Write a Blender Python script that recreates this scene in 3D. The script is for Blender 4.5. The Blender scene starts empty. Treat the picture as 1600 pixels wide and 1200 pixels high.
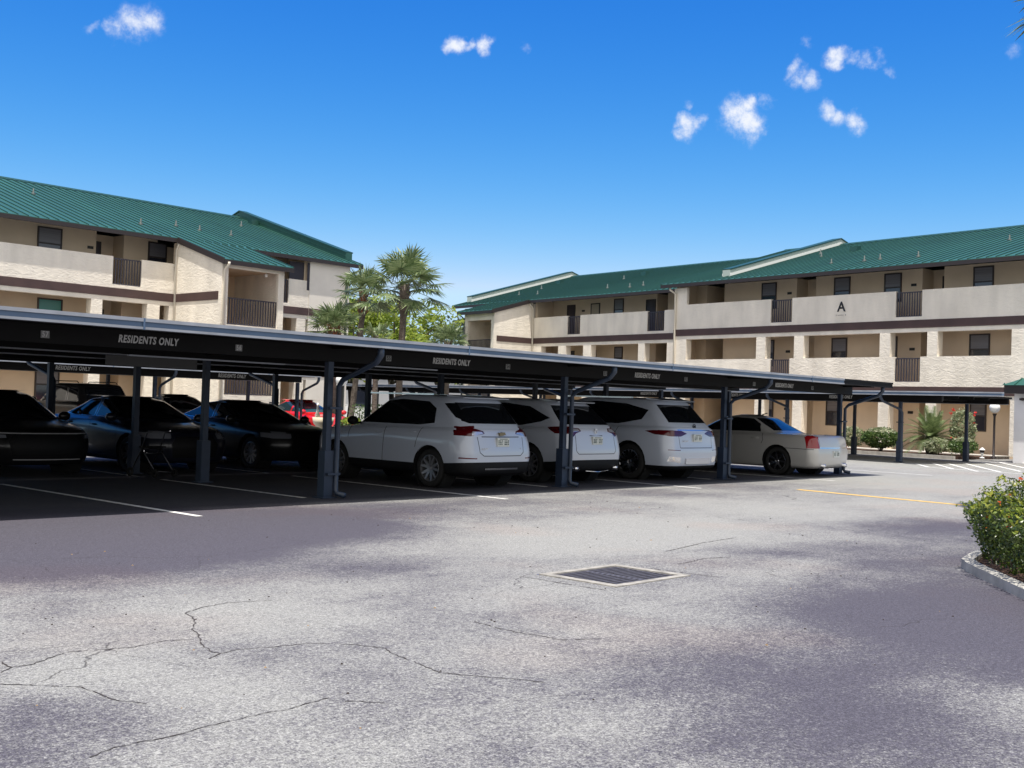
import bpy, bmesh, math, random
import numpy as np
from mathutils import Vector, Matrix
R = math.radians
SC = bpy.context.scene
COL = SC.collection
random.seed(7)

# ------------------------------------------------------------------ camera
H = 1.5
yaw, pitch, roll = R(47.54), R(1.066), R(1.914)
f_ = Vector((math.sin(yaw)*math.cos(pitch), math.cos(yaw)*math.cos(pitch), math.sin(pitch)))
r_ = Vector((math.cos(yaw), -math.sin(yaw), 0)); u_ = r_.cross(f_)
r2 = r_*math.cos(roll) + u_*math.sin(roll); u2 = -r_*math.sin(roll) + u_*math.cos(roll)
cam = bpy.data.cameras.new('camera'); co = bpy.data.objects.new('camera', cam); COL.objects.link(co)
m = Matrix((r2, u2, -f_)).transposed().to_4x4(); m.translation = (0, 0, H)
co.matrix_world = m
cam.sensor_width = 36; cam.lens = 1791.4/1600*36
cam.clip_start = 0.1; cam.clip_end = 3000
SC.camera = co

# ------------------------------------------------------------------ view, sun, sky
SC.view_settings.view_transform = 'Standard'; SC.view_settings.look = 'None'
SC.view_settings.exposure = 0.50; SC.view_settings.gamma = 1.0
SUN = Vector((-0.20, -0.165, 1.0)).normalized()
sun = bpy.data.lights.new('sun', 'SUN'); sun.energy = 4.5; sun.angle = R(0.53); sun.color = (1.0, 0.955, 0.89)
so = bpy.data.objects.new('sun', sun); COL.objects.link(so)
so.rotation_euler = SUN.to_track_quat('Z', 'Y').to_euler()
so.location = (0, 0, 40)

W = bpy.data.worlds.new('World'); SC.world = W; W.use_nodes = True
nt = W.node_tree; nt.nodes.clear()
def N(t, **k):
    n = nt.nodes.new(t)
    for a, b in k.items(): setattr(n, a, b)
    return n
out = N('ShaderNodeOutputWorld'); bg = N('ShaderNodeBackground'); bg.inputs[1].default_value = 0.071
sky = N('ShaderNodeTexSky'); sky.sky_type = 'NISHITA'; sky.sun_disc = False
sky.sun_elevation = math.asin(SUN.z); sky.sun_rotation = math.atan2(SUN.x, SUN.y)
sky.air_density = 1.0; sky.dust_density = 0.25; sky.ozone_density = 3.0; sky.altitude = 0
# a deep polarised blue: each channel of the sky gets its own contrast
sep = N('ShaderNodeSeparateColor'); nt.links.new(sky.outputs[0], sep.inputs[0]); cmb = N('ShaderNodeCombineColor')
for i, (a_, g_, c_) in enumerate(((25.95, 3.2, .42), (2.48, 1.58, .60), (1.19, .63, .78))):
    p1 = N('ShaderNodeMath', operation='MULTIPLY'); p1.inputs[1].default_value = .075; nt.links.new(sep.outputs[i], p1.inputs[0])
    p2 = N('ShaderNodeMath', operation='POWER'); p2.inputs[1].default_value = g_; nt.links.new(p1.outputs[0], p2.inputs[0])
    p3 = N('ShaderNodeMath', operation='MULTIPLY'); p3.inputs[1].default_value = a_/.075; nt.links.new(p2.outputs[0], p3.inputs[0])
    p4 = N('ShaderNodeMath', operation='MINIMUM'); p4.inputs[1].default_value = c_/.075; nt.links.new(p3.outputs[0], p4.inputs[0])
    nt.links.new(p4.outputs[0], cmb.inputs[i])
hs = cmb
tc = N('ShaderNodeTexCoord')
nz = N('ShaderNodeTexNoise'); nz.inputs['Scale'].default_value = 34; nz.inputs['Detail'].default_value = 7; nz.inputs['Roughness'].default_value = .62
nt.links.new(tc.outputs['Generated'], nz.inputs['Vector'])
sb = N('ShaderNodeVectorMath', operation='SUBTRACT'); sb.inputs[1].default_value = (.5, .5, .5)
nt.links.new(nz.outputs['Color'], sb.inputs[0])
scl = N('ShaderNodeVectorMath', operation='SCALE'); scl.inputs['Scale'].default_value = 0.030
nt.links.new(sb.outputs[0], scl.inputs[0])
ad = N('ShaderNodeVectorMath', operation='ADD')
nt.links.new(tc.outputs['Generated'], ad.inputs[0]); nt.links.new(scl.outputs[0], ad.inputs[1])
CL = [  # direction, radius, density of each puff of cloud
 (.4580,.8402,.2902,.016,1),(.4492,.8459,.2875,.012,.9),(.4694,.8330,.2929,.014,1),(.4337,.8551,.2842,.006,.5),
 (.6654,.6833,.3005,.009,.9),(.6734,.6761,.2990,.007,.8),(.6827,.6665,.2996,.009,.95),(.7066,.6412,.2993,.006,.45),
 (.8037,.5446,.2398,.012,1),(.8001,.5517,.2357,.008,.8),(.8073,.5376,.2433,.009,.8),
 (.8256,.5069,.2481,.018,1.3),(.8320,.5001,.2404,.014,1.2),(.8200,.5146,.2507,.012,1.1),(.8280,.5040,.2530,.013,1.2),(.8346,.4860,.2591,.009,.75),
 (.7994,.5424,.2585,.006,.5),(.8425,.4617,.2776,.010,.8),(.8482,.4542,.2724,.010,.85),(.8378,.4662,.2841,.009,.75),
 (.8397,.4523,.3004,.007,.55),(.8530,.4346,.2890,.011,1),(.8644,.4126,.2874,.010,1),(.8590,.4250,.2880,.008,.8),(.8723,.4024,.2777,.006,.55),
 (.8592,.4477,.2475,.010,.85),(.8706,.4279,.2428,.011,.95),(.8642,.4389,.2440,.010,.85),(.9057,.3122,.2869,.009,.5)]
acc = None
for x, y, z, rr, dd in CL:
    v = Vector((x, y, z)).normalized()
    ds = N('ShaderNodeVectorMath', operation='DISTANCE'); ds.inputs[1].default_value = v
    nt.links.new(ad.outputs[0], ds.inputs[0])
    mr = N('ShaderNodeMapRange'); mr.interpolation_type = 'SMOOTHSTEP'
    mr.inputs[1].default_value = 0.0; mr.inputs[2].default_value = rr*1.5; mr.inputs[3].default_value = dd*.86; mr.inputs[4].default_value = 0
    nt.links.new(ds.outputs['Value'], mr.inputs[0])
    if acc is None: acc = mr.outputs[0]
    else:
        mx = N('ShaderNodeMath', operation='MAXIMUM'); nt.links.new(acc, mx.inputs[0]); nt.links.new(mr.outputs[0], mx.inputs[1]); acc = mx.outputs[0]
nz2 = N('ShaderNodeTexNoise'); nz2.inputs['Scale'].default_value = 48; nz2.inputs['Detail'].default_value = 8; nz2.inputs['Roughness'].default_value = .65
nt.links.new(tc.outputs['Generated'], nz2.inputs['Vector'])
mn = N('ShaderNodeMapRange'); mn.inputs[1].default_value = .3; mn.inputs[2].default_value = .7; mn.inputs[3].default_value = .25; mn.inputs[4].default_value = 1.6
nt.links.new(nz2.outputs['Fac'], mn.inputs[0])
ml = N('ShaderNodeMath', operation='MULTIPLY'); nt.links.new(acc, ml.inputs[0]); nt.links.new(mn.outputs[0], ml.inputs[1])
cl = N('ShaderNodeMapRange'); cl.interpolation_type = 'SMOOTHSTEP'; cl.inputs[1].default_value = .10; cl.inputs[2].default_value = 1.12
nt.links.new(ml.outputs[0], cl.inputs[0])
mix = N('ShaderNodeMix', data_type='RGBA'); mix.inputs[7].default_value = (8.9, 9.3, 10.2, 1)
# unseen white glow added behind the viewer to light the facing walls
dt_ = N('ShaderNodeVectorMath', operation='DOT_PRODUCT'); dt_.inputs[1].default_value = (f_.x, f_.y, -.35); nt.links.new(tc.outputs['Generated'], dt_.inputs[0])
vm1 = N('ShaderNodeMapRange'); vm1.interpolation_type = 'SMOOTHSTEP'; vm1.inputs[1].default_value = -.05; vm1.inputs[2].default_value = -.55; nt.links.new(dt_.outputs['Value'], vm1.inputs[0])
wall_fill = N('ShaderNodeMix', data_type='RGBA'); wall_fill.inputs[7].default_value = (10.2, 10.1, 9.9, 1)
nt.links.new(vm1.outputs[0], wall_fill.inputs[0]); nt.links.new(hs.outputs[0], wall_fill.inputs[6])
nt.links.new(cl.outputs[0], mix.inputs[0]); nt.links.new(wall_fill.outputs[2], mix.inputs[6])
nt.links.new(mix.outputs[2], bg.inputs[0]); nt.links.new(bg.outputs[0], out.inputs[0])

# ------------------------------------------------------------------ materials
MATS = {}
def mat(name, col, rough=.6, metal=0, spec=.5, coat=0, bump=None, var=None, emis=None, trans=0, sheen=0):
    """bump=(scale,strength,distance[,detail]); var=(scale,amount[,stretch xyz])"""
    if name in MATS: return MATS[name]
    M = bpy.data.materials.new(name); M.use_nodes = True; t = M.node_tree; b = t.nodes['Principled BSDF']
    b.inputs['Base Color'].default_value = (*col, 1); b.inputs['Roughness'].default_value = rough
    b.inputs['Metallic'].default_value = metal; b.inputs['Specular IOR Level'].default_value = spec
    b.inputs['Coat Weight'].default_value = coat; b.inputs['Coat Roughness'].default_value = .04
    tcn = t.nodes.new('ShaderNodeTexCoord')
    if var:
        mp = t.nodes.new('ShaderNodeMapping'); t.links.new(tcn.outputs['Object'], mp.inputs[0])
        if len(var) > 2: mp.inputs['Scale'].default_value = var[2]
        n = t.nodes.new('ShaderNodeTexNoise'); n.inputs['Scale'].default_value = var[0]; n.inputs['Detail'].default_value = 6
        t.links.new(mp.outputs[0], n.inputs['Vector'])
        r = t.nodes.new('ShaderNodeMapRange'); r.inputs[1].default_value = .3; r.inputs[2].default_value = .7
        r.inputs[3].default_value = 1-var[1]; r.inputs[4].default_value = 1+var[1]*.6
        t.links.new(n.outputs['Fac'], r.inputs[0])
        x = t.nodes.new('ShaderNodeMix'); x.data_type = 'RGBA'; x.blend_type = 'MULTIPLY'; x.inputs[0].default_value = 1
        x.inputs[6].default_value = (*col, 1); t.links.new(r.outputs[0], x.inputs[7]); t.links.new(x.outputs[2], b.inputs['Base Color'])
    if bump:
        n2 = t.nodes.new('ShaderNodeTexNoise'); n2.inputs['Scale'].default_value = bump[0]; n2.inputs['Detail'].default_value = bump[3] if len(bump) > 3 else 4
        t.links.new(tcn.outputs['Object'], n2.inputs['Vector'])
        bp = t.nodes.new('ShaderNodeBump'); bp.inputs['Strength'].default_value = bump[1]; bp.inputs['Distance'].default_value = bump[2]
        t.links.new(n2.outputs['Fac'], bp.inputs['Height']); t.links.new(bp.outputs[0], b.inputs['Normal'])
    if emis: b.inputs['Emission Color'].default_value = (*emis[0], 1); b.inputs['Emission Strength'].default_value = emis[1]
    MATS[name] = M; return M

def stucco_mat(name, col):
    M = mat(name, col, .9, var=(1.3, .15, (1, 1, .35))); t = M.node_tree; b = t.nodes['Principled BSDF']
    tcn = t.nodes.new('ShaderNodeTexCoord'); mp = t.nodes.new('ShaderNodeMapping'); mp.inputs['Scale'].default_value = (1, 1, 2.2)
    t.links.new(tcn.outputs['Object'], mp.inputs[0])
    a = t.nodes.new('ShaderNodeTexNoise'); a.inputs['Scale'].default_value = 3.2; a.inputs['Detail'].default_value = 5; a.inputs['Roughness'].default_value = .55; a.inputs['Distortion'].default_value = 1.2
    c = t.nodes.new('ShaderNodeTexNoise'); c.inputs['Scale'].default_value = 38; c.inputs['Detail'].default_value = 3
    t.links.new(mp.outputs[0], a.inputs['Vector']); t.links.new(tcn.outputs['Object'], c.inputs['Vector'])
    rm = t.nodes.new('ShaderNodeMapRange'); rm.inputs[1].default_value = .46; rm.inputs[2].default_value = .56; rm.interpolation_type = 'SMOOTHSTEP'
    t.links.new(a.outputs['Fac'], rm.inputs[0])
    s = t.nodes.new('ShaderNodeMath'); s.operation = 'MULTIPLY_ADD'; s.inputs[1].default_value = .25
    t.links.new(c.outputs['Fac'], s.inputs[0]); t.links.new(rm.outputs[0], s.inputs[2])
    bp = t.nodes.new('ShaderNodeBump'); bp.inputs['Strength'].default_value = .28; bp.inputs['Distance'].default_value = .035
    t.links.new(s.outputs[0], bp.inputs['Height']); t.links.new(bp.outputs[0], b.inputs['Normal'])
    return M

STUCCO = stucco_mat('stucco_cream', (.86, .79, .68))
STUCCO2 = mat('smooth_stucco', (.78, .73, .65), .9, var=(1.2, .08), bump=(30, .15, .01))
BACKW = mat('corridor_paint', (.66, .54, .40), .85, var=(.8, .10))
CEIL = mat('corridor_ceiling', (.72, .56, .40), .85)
BAND = mat('brown_band', (.075, .042, .038), .6, var=(1.5, .2))
ROOFG = mat('green_metal', (.024, .098, .074), .46, metal=.0, spec=.55, var=(.7, .24, (1, .25, 1)))
ROOFG2 = mat('green_metal_cap_seam_shade', (.012, .056, .045), .45)  # cap green; on the roof ribs it paints in the seam shadow
FASC = mat('dark_fascia', (.026, .019, .018), .55)
FINS = mat('fin_side', (.44, .50, .45), .6)
WHITEP = mat('white_trim', (.78, .77, .74), .6)
CREAMP = mat('cream_downspout', (.72, .66, .55), .5)
RAIL = mat('rail_paint', (.045, .04, .055), .5)
SCREEN = mat('dark_screen', (.035, .033, .045), .7, bump=(60, .3, .01))
GLASSW = mat('window_glass', (.025, .03, .045), .08, spec=.8)
GLASST = mat('teal_window_blind', (.05, .22, .20), .25)
BLIND = mat('window_blind', (.16, .16, .18), .35, var=(2, .2, (.2, .2, 22)))
FRAME = mat('bronze_frame', (.035, .028, .028), .5)
DOORM = mat('dark_door', (.03, .02, .03), .45)
DOORT = mat('tan_door', (.42, .36, .27), .6)
VENTM = mat('vent_metal', (.05, .07, .065), .6)
CBLUE = mat('carport_gutter_blue', (.085, .135, .22), .42, var=(1.2, .22, (1, 1, 1)))
CLIP = mat('gutter_lip', (.31, .33, .37), .5, var=(3, .2))
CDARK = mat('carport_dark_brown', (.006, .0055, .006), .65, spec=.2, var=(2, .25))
CPOST = mat('carport_post_blue', (.015, .026, .052), .5, var=(3, .25))
CPIPE = mat('carport_pipe', (.026, .04, .068), .4)
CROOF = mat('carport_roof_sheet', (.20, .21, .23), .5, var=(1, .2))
LETTER = mat('letter_paint', (.55, .55, .54), .6)
BLACKL = mat('black_lettering', (.012, .012, .012), .5)
NUMBG = mat('number_plate_grey', (.22, .22, .22), .5)
YPAINT = mat('yellow_road_paint', (.66, .42, .10), .8, var=(9, .25))
WPAINT = mat('white_road_paint', (.72, .71, .68), .8, var=(9, .3))
CONC = mat('pale_concrete', (.50, .47, .42), .9, var=(5, .2), bump=(60, .3, .01))
MULCH = mat('mulch_soil', (.085, .045, .03), 1, var=(9, .5), bump=(20, .8, .05))
IRON = mat('cast_iron', (.085, .08, .09), .6, var=(20, .3))
# cars
PW = mat('white_paint', (.50, .545, .63), .32, coat=.9, spec=.5)
PW2 = mat('pearl_white_paint', (.54, .575, .64), .32, coat=.9)
PSIL = mat('cream_silver_paint', (.50, .49, .47), .3, coat=.9, metal=.1)
PB = mat('black_paint', (.010, .010, .011), .28, coat=.35, spec=.4)
PBB = mat('dark_blue_paint', (.011, .013, .024), .28, coat=.5, spec=.4)
PR = mat('red_paint', (.62, .012, .015), .3, coat=.9)
PGR = mat('dark_grey_paint', (.02, .022, .025), .3, coat=.8)
CGL = mat('car_glass', (.006, .007, .009), .04, spec=.55)
CGLT = mat('car_glass_teal', (.02, .07, .09), .05, spec=.9)
PLAST = mat('black_plastic', (.008, .008, .009), .55, spec=.2)
CHROME = mat('chrome', (.72, .72, .74), .16, metal=1)
RUB = mat('rubber', (.012, .012, .012), .85)
RIM = mat('alloy_rim', (.36, .36, .38), .3, metal=.8)
RIMD = mat('dark_alloy_rim', (.10, .10, .11), .3, metal=.9)
LRED = mat('red_lens', (.075, .003, .006), .12, coat=.6)
LDRED = mat('dark_red_lens', (.10, .006, .012), .12, coat=.8)
LCLR = mat('clear_lens', (.55, .56, .60), .1, metal=.5, coat=.8)
LHEAD = mat('headlight_lens', (.20, .21, .24), .15, metal=.0, coat=1)
SEAM = mat('panel_gap', (.02, .02, .022), .7)
PLATE = mat('licence_plate', (.62, .64, .60), .5)
PLATED = mat('licence_plate_marks', (.03, .06, .05), .5)

def leaf_mat(name, c1, c2, rough=.5, trans=.35):
    M = bpy.data.materials.new(name); M.use_nodes = True; t = M.node_tree; t.nodes.clear()
    o = t.nodes.new('ShaderNodeOutputMaterial'); b = t.nodes.new('ShaderNodeBsdfPrincipled'); tr = t.nodes.new('ShaderNodeBsdfTranslucent')
    mx = t.nodes.new('ShaderNodeMixShader'); mx.inputs[0].default_value = trans
    g = t.nodes.new('ShaderNodeNewGeometry'); cr = t.nodes.new('ShaderNodeMix'); cr.data_type = 'RGBA'
    cr.inputs[6].default_value = (*c1, 1); cr.inputs[7].default_value = (*c2, 1)
    t.links.new(g.outputs['Random Per Island'], cr.inputs[0])
    t.links.new(cr.outputs[2], b.inputs['Base Color']); t.links.new(cr.outputs[2], tr.inputs['Color'])
    b.inputs['Roughness'].default_value = rough
    t.links.new(b.outputs[0], mx.inputs[1]); t.links.new(tr.outputs[0], mx.inputs[2]); t.links.new(mx.outputs[0], o.inputs[0])
    return M
LEAFP = leaf_mat('palm_leaf', (.07, .12, .04), (.25, .30, .14), .38, .25)
LEAFT = leaf_mat('bright_leaf', (.16, .25, .03), (.40, .46, .07), .5, .45)
LEAFD = leaf_mat('olive_leaf', (.05, .085, .03), (.17, .20, .09), .5, .3)
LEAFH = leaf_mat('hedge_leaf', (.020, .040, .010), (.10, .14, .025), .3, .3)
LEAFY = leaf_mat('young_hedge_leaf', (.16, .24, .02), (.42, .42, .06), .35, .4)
LEAFG = leaf_mat('green_leaf', (.04, .09, .02), (.13, .20, .05), .45, .35)
LEAFV = leaf_mat('pale_leaf', (.14, .20, .08), (.45, .46, .30), .45, .35)
FLOW = leaf_mat('orange_flower', (.75, .06, .02), (.85, .28, .04), .6, .3)
FLOWR = leaf_mat('red_flower', (.75, .02, .02), (.9, .10, .08), .6, .3)
BARK = mat('palm_bark', (.13, .105, .085), .95, var=(6, .35), bump=(14, .9, .05))
BARKR = mat('palm_boots', (.22, .085, .035), .9, var=(8, .4), bump=(18, .9, .05))
BARKT = mat('tree_bark', (.12, .10, .08), .95, var=(4, .3), bump=(12, .7, .03))
TERRA = mat('terracotta', (.30, .07, .04), .8)

# ------------------------------------------------------------------ mesh helpers
class MB:
    def __init__(s): s.v = []; s.f = []; s.m = []
    def face(s, pts, m=0):
        i = len(s.v); s.v += [tuple(p) for p in pts]; s.f.append(tuple(range(i, i+len(pts)))); s.m.append(m)
    def hexa(s, p, m=0):
        """p: 8 points, bottom 4 ccw then top 4"""
        i = len(s.v); s.v += [tuple(q) for q in p]
        for a in ((3, 2, 1, 0), (4, 5, 6, 7), (0, 1, 5, 4), (1, 2, 6, 5), (2, 3, 7, 6), (3, 0, 4, 7)):
            s.f.append(tuple(i+k for k in a)); s.m.append(m)
    def box(s, x0, x1, y0, y1, z0, z1, m=0):
        if x1 < x0: x0, x1 = x1, x0
        if y1 < y0: y0, y1 = y1, y0
        s.hexa([(x0, y0, z0), (x1, y0, z0), (x1, y1, z0), (x0, y1, z0), (x0, y0, z1), (x1, y0, z1), (x1, y1, z1), (x0, y1, z1)], m)
    def slab(s, u0, u1, v0, z0, v1, z1, t, m=0):
        """sheet sloping from (v0,z0) to (v1,z1) along u0..u1 with thickness t downward"""
        s.hexa([(u0, v0, z0-t), (u1, v0, z0-t), (u1, v1, z1-t), (u0, v1, z1-t), (u0, v0, z0), (u1, v0, z0), (u1, v1, z1), (u0, v1, z1)], m)
    def prism(s, poly, axis, a, b, m=0):
        """extrude a 2d polygon: axis 'x' poly=(y,z); 'y' poly=(x,z); 'z' poly=(x,y)"""
        def P(q, t): return {'x': (t, q[0], q[1]), 'y': (q[0], t, q[1]), 'z': (q[0], q[1], t)}[axis]
        n = len(poly); i = len(s.v)
        s.v += [P(q, a) for q in poly] + [P(q, b) for q in poly]
        s.f.append(tuple(range(i+n-1, i-1, -1))); s.m.append(m); s.f.append(tuple(range(i+n, i+2*n))); s.m.append(m)
        for k in range(n):
            l = (k+1) % n; s.f.append((i+k, i+l, i+n+l, i+n+k)); s.m.append(m)
    def tube(s, pts, rad, n=8, m=0, cap=True):
        pts = [Vector(p) for p in pts]; rad = rad if isinstance(rad, (list, tuple)) else [rad]*len(pts)
        rings = []; ref = None
        for k, p in enumerate(pts):
            a = pts[max(k-1, 0)]; b = pts[min(k+1, len(pts)-1)]; d = (b-a).normalized()
            if ref is None: ref = Vector((1, 0, 0)) if abs(d.x) < .9 else Vector((0, 1, 0))
            x = (ref - d*ref.dot(d)).normalized(); y = d.cross(x); ref = x
            i = len(s.v)
            s.v += [tuple(p + (x*math.cos(2*math.pi*j/n) + y*math.sin(2*math.pi*j/n))*rad[k]) for j in range(n)]
            rings.append(i)
        for k in range(len(rings)-1):
            for j in range(n):
                l = (j+1) % n; s.f.append((rings[k]+j, rings[k]+l, rings[k+1]+l, rings[k+1]+j)); s.m.append(m)
        if cap:
            s.f.append(tuple(rings[0]+j for j in reversed(range(n)))); s.m.append(m)
            s.f.append(tuple(rings[-1]+j for j in range(n))); s.m.append(m)
    def lathe(s, prof, c, axis='z', n=20, m=0):
        """prof: list of (radius, offset along the axis)"""
        rings = []
        for rr, h in prof:
            i = len(s.v)
            for j in range(n):
                a = 2*math.pi*j/n; p, q = rr*math.cos(a), rr*math.sin(a)
                s.v.append({'z': (c[0]+p, c[1]+q, c[2]+h), 'x': (c[0]+h, c[1]+p, c[2]+q), 'y': (c[0]+q, c[1]+h, c[2]+p)}[axis])
            rings.append(i)
        for k in range(len(rings)-1):
            for j in range(n):
                l = (j+1) % n; s.f.append((rings[k]+j, rings[k]+l, rings[k+1]+l, rings[k+1]+j)); s.m.append(m)
    def build(s, name, mats, parent=None, smooth=False):
        me = bpy.data.meshes.new(name); me.from_pydata(s.v, [], s.f); me.polygons.foreach_set('material_index', s.m)
        for q in (mats if isinstance(mats, (list, tuple)) else [mats]): me.materials.append(q)
        if smooth: me.polygons.foreach_set('use_smooth', [True]*len(s.f))
        me.update()
        o = bpy.data.objects.new(name, me); COL.objects.link(o)
        if parent is not None: o.parent = parent
        return o
def tag(o, label=None, cat=None, group=None, kind=None):
    if label: o['label'] = label
    if cat: o['category'] = cat
    if group: o['group'] = group
    if kind: o['kind'] = kind
    return o
def empty(name, loc=(0, 0, 0), rz=0):
    o = bpy.data.objects.new(name, None); COL.objects.link(o); o.location = loc; o.rotation_euler = (0, 0, rz); o.empty_display_size = .3
    return o
def box_obj(name, b, mt, parent=None):
    k = MB(); k.box(*b); return k.build(name, mt, parent)
def copy_tree(o, parent=None):
    c = o.copy(); COL.objects.link(c); c.parent = parent
    for ch in [q for q in bpy.data.objects if q.parent == o]: copy_tree(ch, c)
    return c
def text_obj(name, txt, size, loc, face, mt, parent=None, bold=.0, shear=0, depth=.004, rz=None, xs=1):
    """lettering standing in the local xz plane and facing -y"""
    cu = bpy.data.curves.new(name, 'FONT'); cu.body = txt; cu.size = size; cu.offset = bold; cu.shear = shear; cu.extrude = depth
    cu.align_x = 'CENTER'; cu.align_y = 'CENTER'; cu.resolution_u = 3; cu.space_character = 1.12
    t = bpy.data.objects.new(name, cu); COL.objects.link(t)
    me = bpy.data.meshes.new_from_object(t.evaluated_get(bpy.context.evaluated_depsgraph_get()))
    bpy.data.objects.remove(t); bpy.data.curves.remove(cu)
    me.name = name; me.materials.clear(); me.materials.append(mt)
    o = bpy.data.objects.new(name, me); COL.objects.link(o); o.parent = parent
    o.location = loc; o.rotation_euler = (R(90), 0, face); o.scale = (xs, 1, 1)
    return o

# ------------------------------------------------------------------ ground
def ground():
    M = bpy.data.materials.new('weathered_asphalt'); M.use_nodes = True; t = M.node_tree; b = t.nodes['Principled BSDF']
    b.inputs['Roughness'].default_value = .88; b.inputs['Specular IOR Level'].default_value = .3
    def n(ty, **k):
        q = t.nodes.new(ty)
        for a, c in k.items(): setattr(q, a, c)
        return q
    L = t.links.new
    tcn = n('ShaderNodeTexCoord'); P = tcn.outputs['Object']
    def noise(sc, det, ro=.55, dist=0, st=None):
        q = n('ShaderNodeTexNoise'); q.inputs['Scale'].default_value = sc; q.inputs['Detail'].default_value = det
        q.inputs['Roughness'].default_value = ro; q.inputs['Distortion'].default_value = dist
        if st:
            mp = n('ShaderNodeMapping'); mp.inputs['Scale'].default_value = st[:3]; mp.inputs['Rotation'].default_value = (0, 0, st[3] if len(st) > 3 else 0); L(P, mp.inputs[0]); L(mp.outputs[0], q.inputs['Vector'])
        else: L(P, q.inputs['Vector'])
        return q.outputs['Fac']
    def mr(x, a, b2, c=0, d=1, sm=True):
        q = n('ShaderNodeMapRange'); q.interpolation_type = 'SMOOTHSTEP' if sm else 'LINEAR'
        for i, v in enumerate((a, b2, c, d)): q.inputs[i+1].default_value = v
        L(x, q.inputs[0]); return q.outputs[0]
    def ma(op, x, y):
        q = n('ShaderNodeMath', operation=op)
        for i, v in enumerate((x, y)):
            if isinstance(v, (int, float)): q.inputs[i].default_value = v
            else: L(v, q.inputs[i])
        return q.outputs[0]
    big = noise(.28, 6, .6, .6)
    mid = noise(1.1, 5, .6, .3)
    streak = noise(.9, 4, .6, .4, (.35, 1.5, 1, R(20)))
    w = ma('ADD', ma('MULTIPLY', big, .34), ma('MULTIPLY', mid, .44))
    w = ma('ADD', w, ma('MULTIPLY', streak, .36)); w = ma('ADD', ma('ADD', w, ma('MULTIPLY', noise(4.2, 5, .65), .26)), .20)         # about .8 on average
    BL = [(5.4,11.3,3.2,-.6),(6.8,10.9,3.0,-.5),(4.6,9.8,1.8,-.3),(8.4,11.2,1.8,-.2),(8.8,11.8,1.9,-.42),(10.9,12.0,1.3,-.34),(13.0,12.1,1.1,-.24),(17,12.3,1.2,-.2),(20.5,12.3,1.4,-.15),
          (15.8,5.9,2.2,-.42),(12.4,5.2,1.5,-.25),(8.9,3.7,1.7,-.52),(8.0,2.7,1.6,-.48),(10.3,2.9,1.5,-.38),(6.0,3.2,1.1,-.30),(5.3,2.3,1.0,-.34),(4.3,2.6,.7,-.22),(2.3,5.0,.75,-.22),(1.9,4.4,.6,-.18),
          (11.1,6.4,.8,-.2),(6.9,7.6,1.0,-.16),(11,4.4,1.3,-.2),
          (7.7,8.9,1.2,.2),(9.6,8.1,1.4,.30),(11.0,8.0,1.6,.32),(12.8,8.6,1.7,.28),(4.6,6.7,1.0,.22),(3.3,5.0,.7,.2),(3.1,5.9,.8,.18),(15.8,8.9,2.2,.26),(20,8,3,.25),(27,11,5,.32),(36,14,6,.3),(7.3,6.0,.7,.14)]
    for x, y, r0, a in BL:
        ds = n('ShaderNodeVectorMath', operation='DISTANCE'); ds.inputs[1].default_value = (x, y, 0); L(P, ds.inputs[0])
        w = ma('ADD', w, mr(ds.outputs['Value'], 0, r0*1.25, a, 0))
    # aggregate speckle
    sp = n('ShaderNodeTexVoronoi'); sp.inputs['Scale'].default_value = 125; L(P, sp.inputs['Vector'])
    spk = n('ShaderNodeSeparateColor'); L(sp.outputs['Color'], spk.inputs[0])
    sp2 = noise(170, 2, .5); sp3 = noise(38, 3, .6)
    gr = ma('ADD', ma('MULTIPLY', ma('SUBTRACT', spk.outputs[1], .5), .30), ma('MULTIPLY', ma('SUBTRACT', sp3, .5), .55))
    gr = ma('ADD', gr, ma('MULTIPLY', ma('SUBTRACT', noise(12, 4, .65), .5), .45))
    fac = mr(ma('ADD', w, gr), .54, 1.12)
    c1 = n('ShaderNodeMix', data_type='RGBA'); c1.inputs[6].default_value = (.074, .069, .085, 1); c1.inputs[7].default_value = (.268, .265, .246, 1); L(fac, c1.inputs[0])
    pink = noise(.35, 3, .5, .2)
    c2 = n('ShaderNodeMix', data_type='RGBA'); c2.blend_type = 'MULTIPLY'; c2.inputs[7].default_value = (1.06, .95, .91, 1); L(mr(pink, .52, .68, 0, .55), c2.inputs[0]); L(c1.outputs[2], c2.inputs[6])
    sv = ma('ADD', ma('MULTIPLY', mr(spk.outputs[0], 0, 1, .45, 1.55, False), .60), ma('MULTIPLY', mr(sp2, .3, .7, .3, 1.7, False), .40))
    sv = ma('MULTIPLY', sv, mr(sp3, .3, .7, .82, 1.18, False))
    c3 = n('ShaderNodeMix', data_type='RGBA'); c3.blend_type = 'MULTIPLY'; c3.inputs[0].default_value = 1; L(c2.outputs[2], c3.inputs[6]); L(sv, c3.inputs[7])
    # hairline cracks in wandering cells
    wn = n('ShaderNodeTexNoise'); wn.inputs['Scale'].default_value = 1.6; wn.inputs['Detail'].default_value = 5; L(P, wn.inputs['Vector'])
    wa = n('ShaderNodeVectorMath', operation='MULTIPLY_ADD'); wa.inputs[1].default_value = (.7, .7, 0); L(wn.outputs['Color'], wa.inputs[0]); L(P, wa.inputs[2])
    vo = n('ShaderNodeTexVoronoi', feature='DISTANCE_TO_EDGE'); vo.inputs['Scale'].default_value = .42; L(wa.outputs[0], vo.inputs['Vector'])
    gate = mr(noise(.5, 3), .50, .60)
    ck = ma('MULTIPLY', mr(vo.outputs['Distance'], .0, .0022, 1, 0), gate)
    c4 = n('ShaderNodeMix', data_type='RGBA'); c4.inputs[7].default_value = (.035, .03, .03, 1); L(ma('MULTIPLY', ck, .75), c4.inputs[0]); L(c3.outputs[2], c4.inputs[6])
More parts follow.
